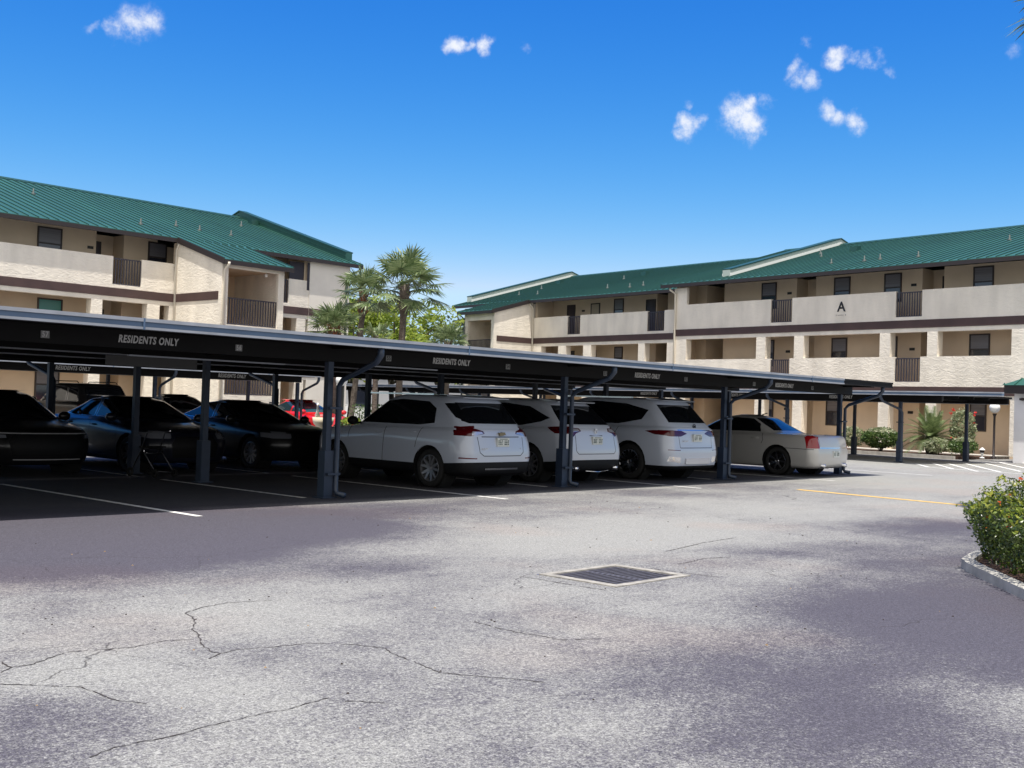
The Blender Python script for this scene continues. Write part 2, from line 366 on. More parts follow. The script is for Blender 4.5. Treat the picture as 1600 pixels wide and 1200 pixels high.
    # shade under the front carport, painted into the pavement as a darker tone
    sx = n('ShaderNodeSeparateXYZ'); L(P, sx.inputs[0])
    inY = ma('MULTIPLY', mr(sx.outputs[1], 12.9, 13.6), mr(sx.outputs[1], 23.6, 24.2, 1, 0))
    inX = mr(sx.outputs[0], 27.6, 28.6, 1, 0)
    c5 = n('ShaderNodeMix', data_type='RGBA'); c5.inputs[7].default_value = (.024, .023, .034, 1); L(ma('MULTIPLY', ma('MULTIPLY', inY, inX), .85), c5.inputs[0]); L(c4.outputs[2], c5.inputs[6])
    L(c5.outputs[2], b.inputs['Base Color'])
    hh = ma('ADD', ma('MULTIPLY', spk.outputs[0], .5), ma('MULTIPLY', sp2, .7)); hh = ma('SUBTRACT', hh, ma('MULTIPLY', ck, 2.0))
    bp = n('ShaderNodeBump'); bp.inputs['Strength'].default_value = .55; bp.inputs['Distance'].default_value = .006; L(hh, bp.inputs['Height']); L(bp.outputs[0], b.inputs['Normal'])
    g = MB(); Z = 900
    # one sheet, with a hole where the drain sits
    x0, x1, y0, y1 = 7.75, 8.9, 5.83, 6.72
    for a in ((-Z, x0, -Z, Z), (x1, Z, -Z, Z), (x0, x1, -Z, y0), (x0, x1, y1, Z)):
        g.face([(a[0], a[2], 0), (a[1], a[2], 0), (a[1], a[3], 0), (a[0], a[3], 0)])
    tag(g.build('asphalt_ground', M), 'weathered grey asphalt of the car park', None, None, 'structure')
    # open cracks traced on the pavement
    CR = [[(2.70,6.06),(2.79,6.13),(2.91,6.14),(3.19,6.30),(3.36,6.24),(3.54,6.19),(3.77,6.23),(3.92,6.17)],
     [(4.34,6.93),(4.31,6.79),(4.21,6.60),(4.09,6.44),(4.02,6.26),(3.93,6.10),(3.86,5.94),(3.82,5.80),(3.83,5.73)],
     [(3.70,5.65),(3.83,5.73),(3.98,5.76),(4.14,5.69),(4.39,5.65),(4.60,5.44),(4.67,5.25)],
     [(4.34,6.93),(4.52,7.05),(4.80,7.11),(5.11,7.01)],
     [(2.32,4.41),(2.39,4.44),(2.49,4.49),(2.67,4.48),(2.83,4.47),(2.93,4.51),(3.08,4.51),(3.22,4.52),(3.40,4.50),(3.57,4.53),(3.80,4.56)],
     [(3.71,4.45),(3.83,4.29)],[(2.59,5.82),(2.87,5.51),(2.87,5.18),(2.95,5.02)],[(2.80,6.29),(2.79,6.13)],
     [(4.67,5.25),(4.60,5.10),(4.57,4.91),(4.49,4.57),(4.62,4.35),(4.78,4.06)],[(5.72,5.55),(5.67,5.17),(5.73,4.72),(5.96,4.59)],
     [(7.53,6.73),(7.55,6.46),(7.54,6.21),(7.56,5.79)],[(8.95,6.34),(8.98,5.99),(9.02,5.62)],
     [(10.16,7.00),(11.24,7.22),(12.06,7.30)],[(9.43,6.34),(10.03,6.44),(10.46,6.32)]]
    k = MB(); rnd = random.Random(3)
    for c in CR:
        pts = []
        for a, q in zip(c, c[1:]):
            a, q = Vector(a), Vector(q); nseg = max(2, int((q-a).length/.035)); d = (q-a).normalized(); pn = Vector((-d.y, d.x))
            for i in range(nseg): pts.append(a + (q-a)*(i/nseg) + pn*rnd.uniform(-.009, .009))
        pts.append(Vector(c[-1]))
        far = 1 + max(0, c[0][0]-5)*.12
        for i in range(len(pts)-1):
            if rnd.random() < .05: continue
            a, q = pts[i], pts[i+1]; d = (q-a).normalized(); pn = Vector((-d.y, d.x)); wa_ = rnd.uniform(.0014, .0058)*far; wb = rnd.uniform(.0014, .0058)*far
            k.face([(*(a-pn*wa_), .003), (*(q-pn*wb), .003), (*(q+pn*wb), .003), (*(a+pn*wa_), .003)])
    tag(k.build('pavement_cracks', mat('crack_dark', (.05, .042, .04), 1)), 'thin dark cracks in the asphalt', None, None, 'structure')  # one dark colour for the open cracks
ground()

def markings():
    k = MB()
    for i in range(-2, 9):
        x = 7.9 + 2.8*i; mid = (i % 2 == 0)
        k.face([(x-.05, 12.5 if mid else 13.95, .004), (x+.05, 12.5 if mid else 13.95, .004), (x+.05, 18.0, .004), (x-.05, 18.0, .004)])
        if mid: k.face([(x-.05, 12.38, .004), (x+.05, 12.38, .004), (x+.05, 12.5, .004), (x-.05, 12.5, .004)])
        k.face([(x-.05, 18.8, .004), (x+.05, 18.8, .004), (x+.05, 23.8, .004), (x-.05, 23.8, .004)])
    tag(k.build('parking_lines', WPAINT), 'worn painted lines between the parking bays', None, None, 'structure')
    y = MB(); y.face([(21.02, 11.27, .004), (20.46, 7.4, .004), (20.28, 7.4, .004), (20.82, 11.27, .004)][::-1])
    tag(y.build('yellow_line', YPAINT), 'long yellow line painted across the open asphalt', None, None, 'structure')
markings()

# ------------------------------------------------------------------ drain
def drain():
    e = tag(empty('storm_drain', (8.33, 6.275, 0)), 'square iron storm drain grate in a pale concrete collar', 'drain')
    k = MB(); X, Y, gx, gy = .56, .435, .47, .36
    for a in ((-X, X, -Y, -gy), (-X, X, gy, Y), (-X, -gx, -gy, gy), (gx, X, -gy, gy)): k.box(*a, -.15, .006)
    k.build('concrete_collar', mat('collar_concrete', (.33, .31, .27), .9, var=(7, .45), bump=(40, .6, .01)), e)
    f = MB()
    for a in ((-gx, gx, -gy, -gy+.025), (-gx, gx, gy-.025, gy), (-gx, -gx+.025, -gy+.025, gy-.025), (gx-.025, gx, -gy+.025, gy-.025), (-.02, .02, -gy+.025, gy-.025)): f.box(*a, -.06, -.004)
    f.build('grate_frame', IRON, e)
    g = MB()
    for i in range(11):
        y = -gy+.05+i*.0595
        for a, b_ in ((-gx+.027, -.022), (.022, gx-.027)): g.box(a, b_, y, y+.024, -.05, -.004)
    for x in (-.32, -.17, .17, .32): g.box(x-.008, x+.008, -gy+.027, gy-.027, -.055, -.015)
    g.build('grate_bars', IRON, e)
    w = MB(); w.box(-gx, gx, -gy, gy, -.6, -.15); w.build('drain_pit', mat('pit_black', (.01, .01, .01), 1), e)
drain()

# ------------------------------------------------------------------ buildings
SL = .31
def roofz(v, ve): return 8.2 + SL*(v-ve)
def win(B, u0, u1, z0, z1, v, glass=GLASSW, split=True):
    k = MB(); t = .06
    k.box(u0, u1, v-.05, v, z0, z0+t); k.box(u0, u1, v-.05, v, z1-t, z1); k.box(u0, u0+t, v-.05, v, z0+t, z1-t); k.box(u1-t, u1, v-.05, v, z0+t, z1-t)
    zm = z0+(z1-z0)*.5
    if split: k.box(u0+t, u1-t, v-.045, v-.002, zm-.03, zm+.03)
    o = k.build('window', FRAME, B)
    g = MB(); g.box(u0+t, u1-t, v-.025, v-.004, z0+t, zm-.03 if split else z1-t, 0)
    if split: g.box(u0+t, u1-t, v-.028, v-.004, zm+.03, z1-t, 1)
    g.build('pane', [GLASSW if split else glass, glass], o)
def door(B, u0, u1, z0, v, m=DOORM):
    k = MB(); t = .06; z1 = z0+2.1
    k.box(u0, u0+t, v-.05, v, z0, z1); k.box(u1-t, u1, v-.05, v, z0, z1); k.box(u0+t, u1-t, v-.05, v, z1-t, z1)
    o = k.build('door_frame', FRAME, B)
    d = MB(); d.box(u0+t, u1-t, v-.03, v-.002, z0+.01, z1-t)
    for a in (.25, 1.15): d.box(u0+t+.12, u1-t-.12, v-.038, v-.03, z0+a, z0+a+.65)
    dd = d.build('door', m, o)
def railing(B, u0, u1, v, z0, z1, n=None, m=RAIL):
    k = MB(); k.box(u0, u1, v-.02, v+.02, z1-.05, z1); k.box(u0, u1, v-.02, v+.02, z0, z0+.04)
    n = n or max(3, int((u1-u0)/.125))
    for i in range(n+1):
        u = u0+.012+(u1-u0-.024)*i/n; k.box(u-.026, u+.026, v-.011, v+.011, z0+.04, z1-.05)
    return k.build('railing', m, B)
def segs(u0, u1, cuts):
    r, a = [], u0
    for c, d in sorted(cuts):
        if d <= u0 or c >= u1: continue
        if c > a: r.append((a, c))
        a = max(a, d)
    if a < u1: r.append((a, u1))
    return r
def facade(B, u0, u1, v, piers, gaps3, gaps2, wins, doors, recess, plates, end0=True, end1=True, porch=None, dep=1.5):
    W_ = MB()
    for a, c in segs(u0, u1, gaps3): W_.box(a, c, v, v+.16, 5.95, 7.1)
    W_.box(u0, u1, v+.001, v+.159, 5.802, 5.95)
    for a, c in segs(u0, u1, gaps2): W_.box(a, c, v, v+.16, 3.1, 4.2)
    W_.box(u0, u1, v+.001, v+.159, 2.902, 3.1)
    W_.box(u0, u1, v+.002, v+.30, 5.27, 5.448); W_.box(u0, u1, v+.002, v+.30, 2.38, 2.548)
    for a, c in piers:
        for z0, z1 in ((4.2, 5.27), (.1, 2.38)):
            # splayed piers: wider at the foot of each opening on the return side
            W_.hexa([(a, v, z0), (c, v, z0), (c, v+.42, z0), (a, v+.42, z0), (a, v, z1), (c, v, z1), (c, v+.42, z1), (a, v+.42, z1)])
    for z0, z1 in ((5.45, 5.8), (2.55, 2.9)): box_obj('trim_band', (u0, u1, v-.03, v+.15, z0, z1), BAND, B)
    # corridor floors and ceilings
    [box_obj('corridor_floor', q, CEIL, B) for q in ((u0, u1, v+.165, v+dep, 5.5, 5.85), (u0, u1, v+.165, v+dep, 2.6, 2.95), (u0, u1, v+.0, v+dep, -.05, .1))]
    BW = MB()
    rc = [(a, c) for a, c in recess]
    for fl in (0, 1, 2):
        z0, z1 = ((.1, 2.6), (2.95, 5.5), (5.85, 8.25))[fl]
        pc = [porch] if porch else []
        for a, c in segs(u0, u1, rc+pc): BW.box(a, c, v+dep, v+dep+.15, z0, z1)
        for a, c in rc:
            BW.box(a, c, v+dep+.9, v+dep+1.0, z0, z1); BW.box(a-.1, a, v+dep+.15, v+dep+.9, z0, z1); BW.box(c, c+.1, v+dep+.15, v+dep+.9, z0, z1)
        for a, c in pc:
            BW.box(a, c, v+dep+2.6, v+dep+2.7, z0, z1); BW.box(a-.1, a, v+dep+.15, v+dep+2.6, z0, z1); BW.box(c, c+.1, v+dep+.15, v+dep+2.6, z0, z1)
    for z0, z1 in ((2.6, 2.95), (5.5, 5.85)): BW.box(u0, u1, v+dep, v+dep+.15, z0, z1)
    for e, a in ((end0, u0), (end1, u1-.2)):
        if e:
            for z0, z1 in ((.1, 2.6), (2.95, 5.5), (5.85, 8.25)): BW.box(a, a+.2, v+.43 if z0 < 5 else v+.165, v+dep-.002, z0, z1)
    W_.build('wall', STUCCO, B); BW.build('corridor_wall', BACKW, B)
    for a, c in gaps3: railing(B, a+.02, c-.02, v+.07, 5.96, 7.05)
    for a, c in gaps2: railing(B, a+.02, c-.02, v+.07, 3.11, 4.15)
    for w in wins:
        a, c, fl = w[:3]; fz = (.1, 2.95, 5.85)[fl]; win(B, a, c, fz+.95, fz+2.28, v+dep-.003, *(w[3:] or (BLIND,)))
    for a, c, fl, dm in doors:
        inr = any(x <= a and c <= y for x, y in rc); door(B, a, c, (.1, 2.95, 5.85)[fl]+.001, v+dep+(.9 if inr else 0)-.003, dm)
    for u, fl in plates:
        box_obj('unit_number_plate', (u-.13, u+.13, v+dep-.025, v+dep-.002, (.1, 2.95, 5.85)[fl]+1.62, (.1, 2.95, 5.85)[fl]+1.74), BLACKL, B)
def downspout(B, pts, m=CREAMP, r=.055):
    k = MB(); k.tube(pts, r, 8); return k.build('downspout', m, B, True)
def roof(B, u0, u1, ve, ridge_v, back_v, vents=(), proj=None, fasc_side=True):
    k = MB(); zr = roofz(ridge_v, ve)
    k.slab(u0, u1, ve, 8.2, ridge_v, zr, .1, 0); k.slab(u0, u1, ridge_v, zr, back_v, zr-SL*(back_v-ridge_v), .1, 0)
    n = int((u1-u0)/.41)
    for i in range(n+1):
        u = u0+.02+(u1-u0-.04)*i/n; k.slab(u-.016, u+.016, ve+.01, 8.2+.045, ridge_v-.02, zr+.045, .055, 1)  # ribs darker than the sheet, shadow lines put into their colour
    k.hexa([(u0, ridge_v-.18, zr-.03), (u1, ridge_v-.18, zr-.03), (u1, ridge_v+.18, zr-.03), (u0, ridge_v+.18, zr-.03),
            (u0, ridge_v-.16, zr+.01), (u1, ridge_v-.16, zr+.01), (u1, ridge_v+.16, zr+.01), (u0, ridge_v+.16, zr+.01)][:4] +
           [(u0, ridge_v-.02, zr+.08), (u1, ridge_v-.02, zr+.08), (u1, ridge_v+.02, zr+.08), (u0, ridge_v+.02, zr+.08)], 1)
    if proj:
        p0, p1, pv = proj; k.slab(p0, p1, pv, roofz(pv, ve), ve-.002, 8.2-.0006, .1, 0)
        n = int((p1-p0)/.41)
        for i in range(n+1):
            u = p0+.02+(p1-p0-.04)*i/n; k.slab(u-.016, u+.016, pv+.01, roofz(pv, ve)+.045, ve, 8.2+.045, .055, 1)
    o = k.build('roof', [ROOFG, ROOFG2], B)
    f = MB(); fs = segs(u0, u1, [(proj[0], proj[1])] if proj else [])
    for a, c in fs: f.box(a, c, ve-.025, ve+.03, 8.0, 8.17)
    if proj:
        p0, p1, pv = proj; zp = roofz(pv, ve); f.box(p0, p1, pv-.025, pv+.03, zp-.21, zp-.03)
        for a in (p0-.03, p1): f.hexa([(a, pv, zp-.22), (a+.03, pv, zp-.22), (a+.03, ve+.0, 7.97), (a, ve+.0, 7.97), (a, pv, zp+.02), (a+.03, pv, zp+.02), (a+.03, ve+.0, 8.22), (a, ve+.0, 8.22)])
    for a in (u0-.03, u1): f.hexa([(a, ve, 7.98), (a+.03, ve, 7.98), (a+.03, ridge_v, zr-.2), (a, ridge_v, zr-.2), (a, ve, 8.22), (a+.03, ve, 8.22), (a+.03, ridge_v, zr+.03), (a, ridge_v, zr+.03)])
    f.build('fascia', FASC, o)
    # soffit from the fascia back to the corridor wall
    for u, v, kind in vents:
        z = roofz(v, ve); q = MB()
        if kind == 0:
            q.lathe([(.11, -.03), (.10, .04), (.04, .10), (.032, .26), (0, .26)], (u, v, z), n=10); q.build('roof_pipe_vent', VENTM, o, True)
        else:
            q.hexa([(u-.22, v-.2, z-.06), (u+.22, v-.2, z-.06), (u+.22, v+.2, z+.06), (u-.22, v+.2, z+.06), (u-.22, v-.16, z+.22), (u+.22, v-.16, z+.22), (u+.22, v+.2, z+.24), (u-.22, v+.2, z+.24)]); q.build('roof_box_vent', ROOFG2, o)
    return o
def fin(B, u, v0, ve, ridge_v, over=1.9, h=.42, w=.5, side=FINS, flash=True):
    """raised parapet that runs up the roof slope and over the ridge"""
    k = MB()
    def seg(a, b, za, zb, m, x0, x1, lo, hi):
        k.hexa([(x0, a, za+lo), (x1, a, za+lo), (x1, b, zb+lo), (x0, b, zb+lo), (x0, a, za+hi), (x1, a, za+hi), (x1, b, zb+hi), (x0, b, zb+hi)], m)
    za, zr = roofz(v0, ve), roofz(ridge_v, ve); zb = zr-SL*over
    for (a, b, p, q) in ((v0, ridge_v, za, zr), (ridge_v, ridge_v+over, zr, zb)):
        seg(a, b, p, q, 0, u-w/2, u+w/2, -.1, h); seg(a, b, p, q, 1, u-w/2-.05, u+w/2+.05, h, h+.06)
        if flash:
            seg(a, b, p, q, 2, u-w/2-.03, u-w/2, .02, .16); seg(a, b, p, q, 2, u+w/2, u+w/2+.03, .02, .16)
        else: seg(a, b, p, q, 1, u-w/2-.03, u-w/2, h*.45, h*.55)
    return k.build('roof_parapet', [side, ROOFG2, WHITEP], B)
def tower(B, u0, u1, vp, v0, ve):
    """stair tower that stands forward of the facade, half landings behind railings"""
    k = MB(); D = MB()
    zt = lambda v: roofz(v, ve)-.12
    for a in (u0, u1-.18): k.prism([(vp, 0), (v0-.002, 0), (v0-.002, zt(v0)), (vp, zt(vp))], 'x', a, a+.18)
    ui0, ui1 = u0+.18, u1-.18
    for z0, z1 in ((0, 1.55), (3.95, 4.45), (6.78, zt(vp)-.01)): k.box(ui0, ui1, vp+.001, vp+.18, z0, z1)
    for (z0, z1) in ((1.55, 3.95), (4.45, 6.78)):
        k.box(ui0, ui0+.12, vp+.001, vp+.18, z0, z1); k.box(ui1-.12, ui1, vp+.001, vp+.18, z0, z1)
    k.build('stair_tower_wall', STUCCO, B)
    for z0, z1 in ((5.45, 5.80), (2.55, 2.90)):
        box_obj('trim_band', (u0-.03, u0, vp+.22, v0-.03, z0, z1), BAND, B); box_obj('trim_band', (u1, u1+.03, vp+.22, v0-.03, z0, z1), BAND, B)
    for z in (1.4, 4.3): D.box(ui0, ui1, vp+.19, v0-1.2, z, z+.15)
    D.box(ui0, ui1, v0-.1, v0+.0, .1, 7.9); D.box(ui0, ui1, vp+.19, v0-.1, 6.85, 6.95); D.box(ui0, ui1, vp+.19, v0-.1, 3.98, 4.08)
    D.build('stair_landing', CEIL, B)
    railing(B, ui0+.13, ui1-.13, vp+.09, 1.57, 2.68); railing(B, ui0+.13, ui1-.13, vp+.09, 4.47, 5.57)
    L_ = MB(); L_.lathe([(0, -.1), (.06, -.09), (.07, 0), (.04, .06), (0, .07)], (u1-.7, vp+.35, 6.72), n=10); L_.build('ceiling_lamp', WHITEP, B, True)
def body(B, u0, u1, v0, dep, ridge_v, ve):
    k = MB(); k.box(u0, u1, v0, v0+dep, 0, 8.0)
    zr = roofz(ridge_v, ve)-.13; vb = v0+dep
    for a in (u0, u1-.2): k.prism([(v0, 8.0), (vb, 8.0), (vb, zr-SL*(vb-ridge_v)), (ridge_v, zr), (v0, roofz(v0, ve)-.13)], 'x', a, a+.2)
    return k.build('building_body', STUCCO2, B)

# --- left apartment block
BL_ = tag(empty('apartment_building', (0, 44.1, 0)), 'left apartment block, cream stucco with green metal roof and stair tower', 'building')
ve = -.25
facade(BL_, 8.0, 26.45, 0, [(8.0, 8.6), (10.4, 10.9), (14.4, 15.0), (19.3-.9, 19.3-.3), (22.72, 23.2), (25.22, 25.8), (26.25, 26.45)], [(13.2, 14.5), (23.6, 24.9)], [(13.2, 14.4)],
       [(21.07, 22.1, 2, BLIND), (21.18, 22.23, 1, GLASST, False), (21.2, 22.22, 0, BLIND), (17.2, 18.2, 2), (17.2, 18.2, 1), (17.2, 18.2, 0), (26.0, 26.9, 2), (12, 13, 2), (12, 13, 1), (12, 13, 0)],
       [(23.66, 24.28, 2, DOORM), (24.02, 24.52, 1, DOORM), (23.66, 24.28, 0, DOORM), (15.2, 16.1, 2, DOORM), (15.2, 16.1, 1, DOORM)],
       [(23.6, 24.86)], [(23.35, 2), (23.35, 1), (23.35, 0)], end1=False)
k = MB()
for z0, z1 in ((.1, 2.6), (2.95, 5.5), (5.85, 8.0)): k.box(26.452, 27.6, 1.5, 1.65, z0, z1); k.box(27.6, 27.8, .2, 1.65, z0, z1); k.box(26.47, 27.6, .02, .17, z0, z1)
k.build('corridor_wall', BACKW, BL_)
for z0, z1 in ((-.05, .1), (2.6, 2.95), (5.5, 5.85)): box_obj('corridor_floor', (26.452, 27.6, .18, 1.49, z0, z1), CEIL, BL_)
body(BL_, 8.0, 36.1, 3.2, 16.6, 9.9, ve)
facade(BL_, 29.62, 33.64, 0, [(32.98, 33.5)], [(30.4, 32.47)], [], [(30.2, 31.0, 2)], [(31.4, 32.3, 1, DOORM)], [], [], dep=1.5)
k = MB(); k.box(33.65, 36.1, -.02, 3.19, 0, 8.05); k.build('end_wall', STUCCO2, BL_)
for z0, z1 in ((5.45, 5.8), (2.55, 2.9)): box_obj('trim_band', (33.66, 36.1, -.045, -.021, z0, z1), BAND, BL_)
box_obj('dark_screen', (32.6, 33.62, .17, .21, 7.11, 7.96), SCREEN, BL_)
box_obj('dark_screen', (33.5, 33.64, -.012, -.004, 6.65, 7.96), SCREEN, BL_)
tower(BL_, 26.5, 29.6, -3.55, 0, ve)
roof(BL_, 8.0, 36.7, ve, 9.9, 20.0, [(22.93, 6.08, 0), (25.9, 2.01, 0), (28.27, 3.08, 0), (29.35, 2.81, 0), (31.01, 2.73, 0), (34.22, 6.68, 0), (36.0, 8.2, 1)], (26.42, 29.9, -3.8))
fin(BL_, 36.45, .55, ve, 9.9, 1.9, .36, .4, ROOFG, False)
downspout(BL_, [(26.46, -.25, 8.0), (26.46, -.25, 7.9), (26.46, -.08, 7.7), (26.46, -.08, .1)])
downspout(BL_, [(26.62, -3.85, 6.98), (26.62, -3.85, 6.9), (26.58, -3.62, 6.68), (26.58, -3.62, .1)])
downspout(BL_, [(36.55, -.22, 8.0), (36.5, -.22, 7.88), (35.95, -.08, 7.62), (35.86, -.08, 7.5), (35.86, -.08, .1)], VENTM)
# --- right block, local x runs along its front from far left to near right, y goes into it
RZ = math.atan2(-.98878, -.14936); P0 = Vector((48.207, 18.581, 0))
def RW(u, v, z=0):
    return Vector((P0.x + math.cos(RZ)*u - math.sin(RZ)*v, P0.y + math.sin(RZ)*u + math.cos(RZ)*v, z))
SL = .285
BM = tag(empty('apartment_building', P0, RZ), 'right apartment block with black letter A on its smooth white parapet', 'building')
vm = -.44
pm = [(-16.45, -15.54), (-10.89, -10.33), (-8.61, -8.06), (-3.94, -3.42), (-1.61, -1.13), (2.15, 2.75), (5.3, 5.8), (8.5, 9.0), (11.4, 12)]
facade(BM, -16.45, 12.0, 0, pm, [(-10.05, -8.78), (-3.19, -1.9), (4.6, 5.9)], [(-10.02, -8.85), (-3.17, -1.92)],
       [(-11.83, -10.9, 2), (-7.48, -6.58, 2), (-4.75, -3.86, 2, BLIND), (-.39, .53, 2, BLIND), (-11.6, -10.95, 1), (-7.53, -6.67, 1, BLIND), (-4.6, -4.0, 1), (-.5, .43, 1, BLIND), (-.4, .35, 0, BLIND), (-7.75, -6.9, 0), (-11.8, -10.9, 0), (3.2, 4.2, 2), (3.2, 4.2, 1)],
       [(-9.1, -8.56, 2, DOORM), (-2.36, -1.8, 2, DOORM), (-9.1, -8.6, 1, DOORM), (-2.4, -1.82, 1, DOORM), (-9.1, -8.6, 0, DOORM), (-2.4, -1.82, 0, DOORM)],
       [(-9.68, -8.54), (-2.83, -1.77)], [(-10.1, 2), (-3.25, 2), (-10.1, 1), (-3.25, 1), (-3.25, 0), (-10.1, 0)], porch=(-15.5, -14.3))
k = MB(); k.box(-16.45, -15.56, 0, .159, 7.1, 8.0); k.build('pier', STUCCO, BM)
body(BM, -16.45, 12.0, 4.3, 15.4, 10, vm)
k = MB(); k.box(-16.45, -16.3, 1.7, 4.29, 0, 8.0); k.build('end_wall', STUCCO2, BM)
roof(BM, -17.05, 12.0, vm, 10, 20.2, [(-6.15, 1.92, 0), (-5.39, 2.05, 0), (-3.21, 1.73, 0), (-.51, 4.69, 0), (-9.83, 6.51, 1), (-12.01, 6.52, 0), (-10.9, 5.09, 0), (-8.01, 1.94, 0)])
fin(BM, -13.45, .6, vm, 10, 1.9, .34, .5)
downspout(BM, [(-16.5, -.3, 8.0), (-16.5, -.3, 7.9), (-16.32, -.07, 7.7), (-16.32, -.07, .1)])
text_obj('letter_A_sign', 'A', .64, (-6.0, -.004, 6.53), 0, BLACKL, BM, bold=.012, depth=.01)
k = MB()
for a in (-6.28, -5.78): k.box(a, a+.02, -.012, 0, 6.13, 6.2)
k.box(-6.2, -5.86, -.012, 0, 6.155, 6.17); k.build('small_wall_mark', NUMBG, BM)
# --- far wing of the right block, set back a little
BW_ = tag(empty('apartment_building', RW(0, 1.8), RZ), 'far wing of the right block with a green roof, behind the long rear carport', 'building')
vw = -.44
facade(BW_, -30.25, -18.0, 0, [(-30.25, -29.42), (-27.77, -27.06), (-25.49, -24.81), (-20.84, -20.33), (-18.6, -18.0)], [(-26.98, -25.82), (-20.18, -18.86)], [],
       [(-24.45, -23.63, 2, BLIND), (-24.3, -23.6, 1, BLIND), (-24.3, -23.6, 0)], [(-28.7, -27.95, 2, DOORM), (-26.5, -25.7, 2, DOORT), (-21.76, -20.98, 2, DOORM), (-28.7, -27.9, 1, DOORM), (-26.4, -25.9, 1, DOORM), (-26.4, -25.9, 0, DOORM)],
       [], [(-27.2, 2), (-19.2, 2)], porch=(-20.9, -20.95+.9))
body(BW_, -37.6, -16.5, 4.3, 15.3, 10, vw)
k = MB(); k.box(-37.6, -33.35, 0, 4.29, 0, 8.0); k.box(-33.35, -30.3, .05, 4.29, 0, 8.0); k.build('end_wall', STUCCO2, BW_)
tower(BW_, -33.35, -30.3, -3.1, 0, vw)
roof(BW_, -38.5, -16.6, vw, 10, 20.0, [(-35.45, 6.69, 1), (-32.04, 1.79, 0), (-34.82, 4.46, 0), (-27.98, 5.68, 0), (-25.65, 2.01, 0), (-23.22, 1.53, 0), (-22.4, 1.83, 0), (-27.18, 6.8, 1), (-34.46, 2.19, 0)], (-33.8, -30.2, -3.4))
fin(BW_, -38.2, .8, vw, 10, 1.0, .36, .5)
downspout(BW_, [(-30.2, -.3, 8.0), (-30.2, -.3, 7.9), (-30.2, -.07, 7.7), (-30.2, -.07, .1)])
downspout(BW_, [(-33.7, -3.45, 7.1), (-33.6, -3.45, 6.95), (-33.32, -3.2, 6.5), (-33.32, -3.2, .1)], VENTM)
downspout(BW_, [(-38.4, -.35, 8.05), (-38.3, -.35, 7.9), (-37.55, -.07, 7.3), (-37.55, -.07, .1)], VENTM)

# --- small green roofed hut at the right edge
def hut():
    B = tag(empty('utility_hut', RW(4.35, -3.6), RZ), 'small white walled hut with a green metal roof beside the right block', 'hut')
    k = MB(); k.box(.0, 3.0, -.3, 3.0, 0, 2.55); k.build('wall', mat('hut_white', (.80, .79, .80), .8, var=(2, .06)), B)
    f = MB(); f.box(-.25, 3.6, -.6, 3.4, 2.55, 2.85); f.build('fascia', FASC, B)
    r = MB(); r.hexa([(-.32, -.66, 2.852), (3.65, -.66, 2.852), (3.65, 3.45, 2.852), (-.32, 3.45, 2.852), (1.1, .9, 3.6), (2.0, .9, 3.6), (2.0, 1.7, 3.6), (1.1, 1.7, 3.6)])
    for i in range(10):
        u = -.25+i*.42; w = max(0, min(1, (u+.32)/1.42)) if u < 1.1 else max(0, min(1, (3.65-u)/1.65))
        r.hexa([(u, -.66, 2.86), (u+.03, -.66, 2.86), (u+.03, -.66+1.56*w, 2.86+.74*w), (u, -.66+1.56*w, 2.86+.74*w), (u, -.66, 2.9), (u+.03, -.66, 2.9), (u+.03, -.66+1.56*w, 2.9+.74*w), (u, -.66+1.56*w, 2.9+.74*w)])
    r.build('roof', ROOFG, B)
    l = MB(); l.lathe([(0, -.06), (.12, -.04), (.12, .03), (0, .05)], (.35, -.36, 2.35), n=12); l.build('wall_lamp', FASC, B, True)
hut()

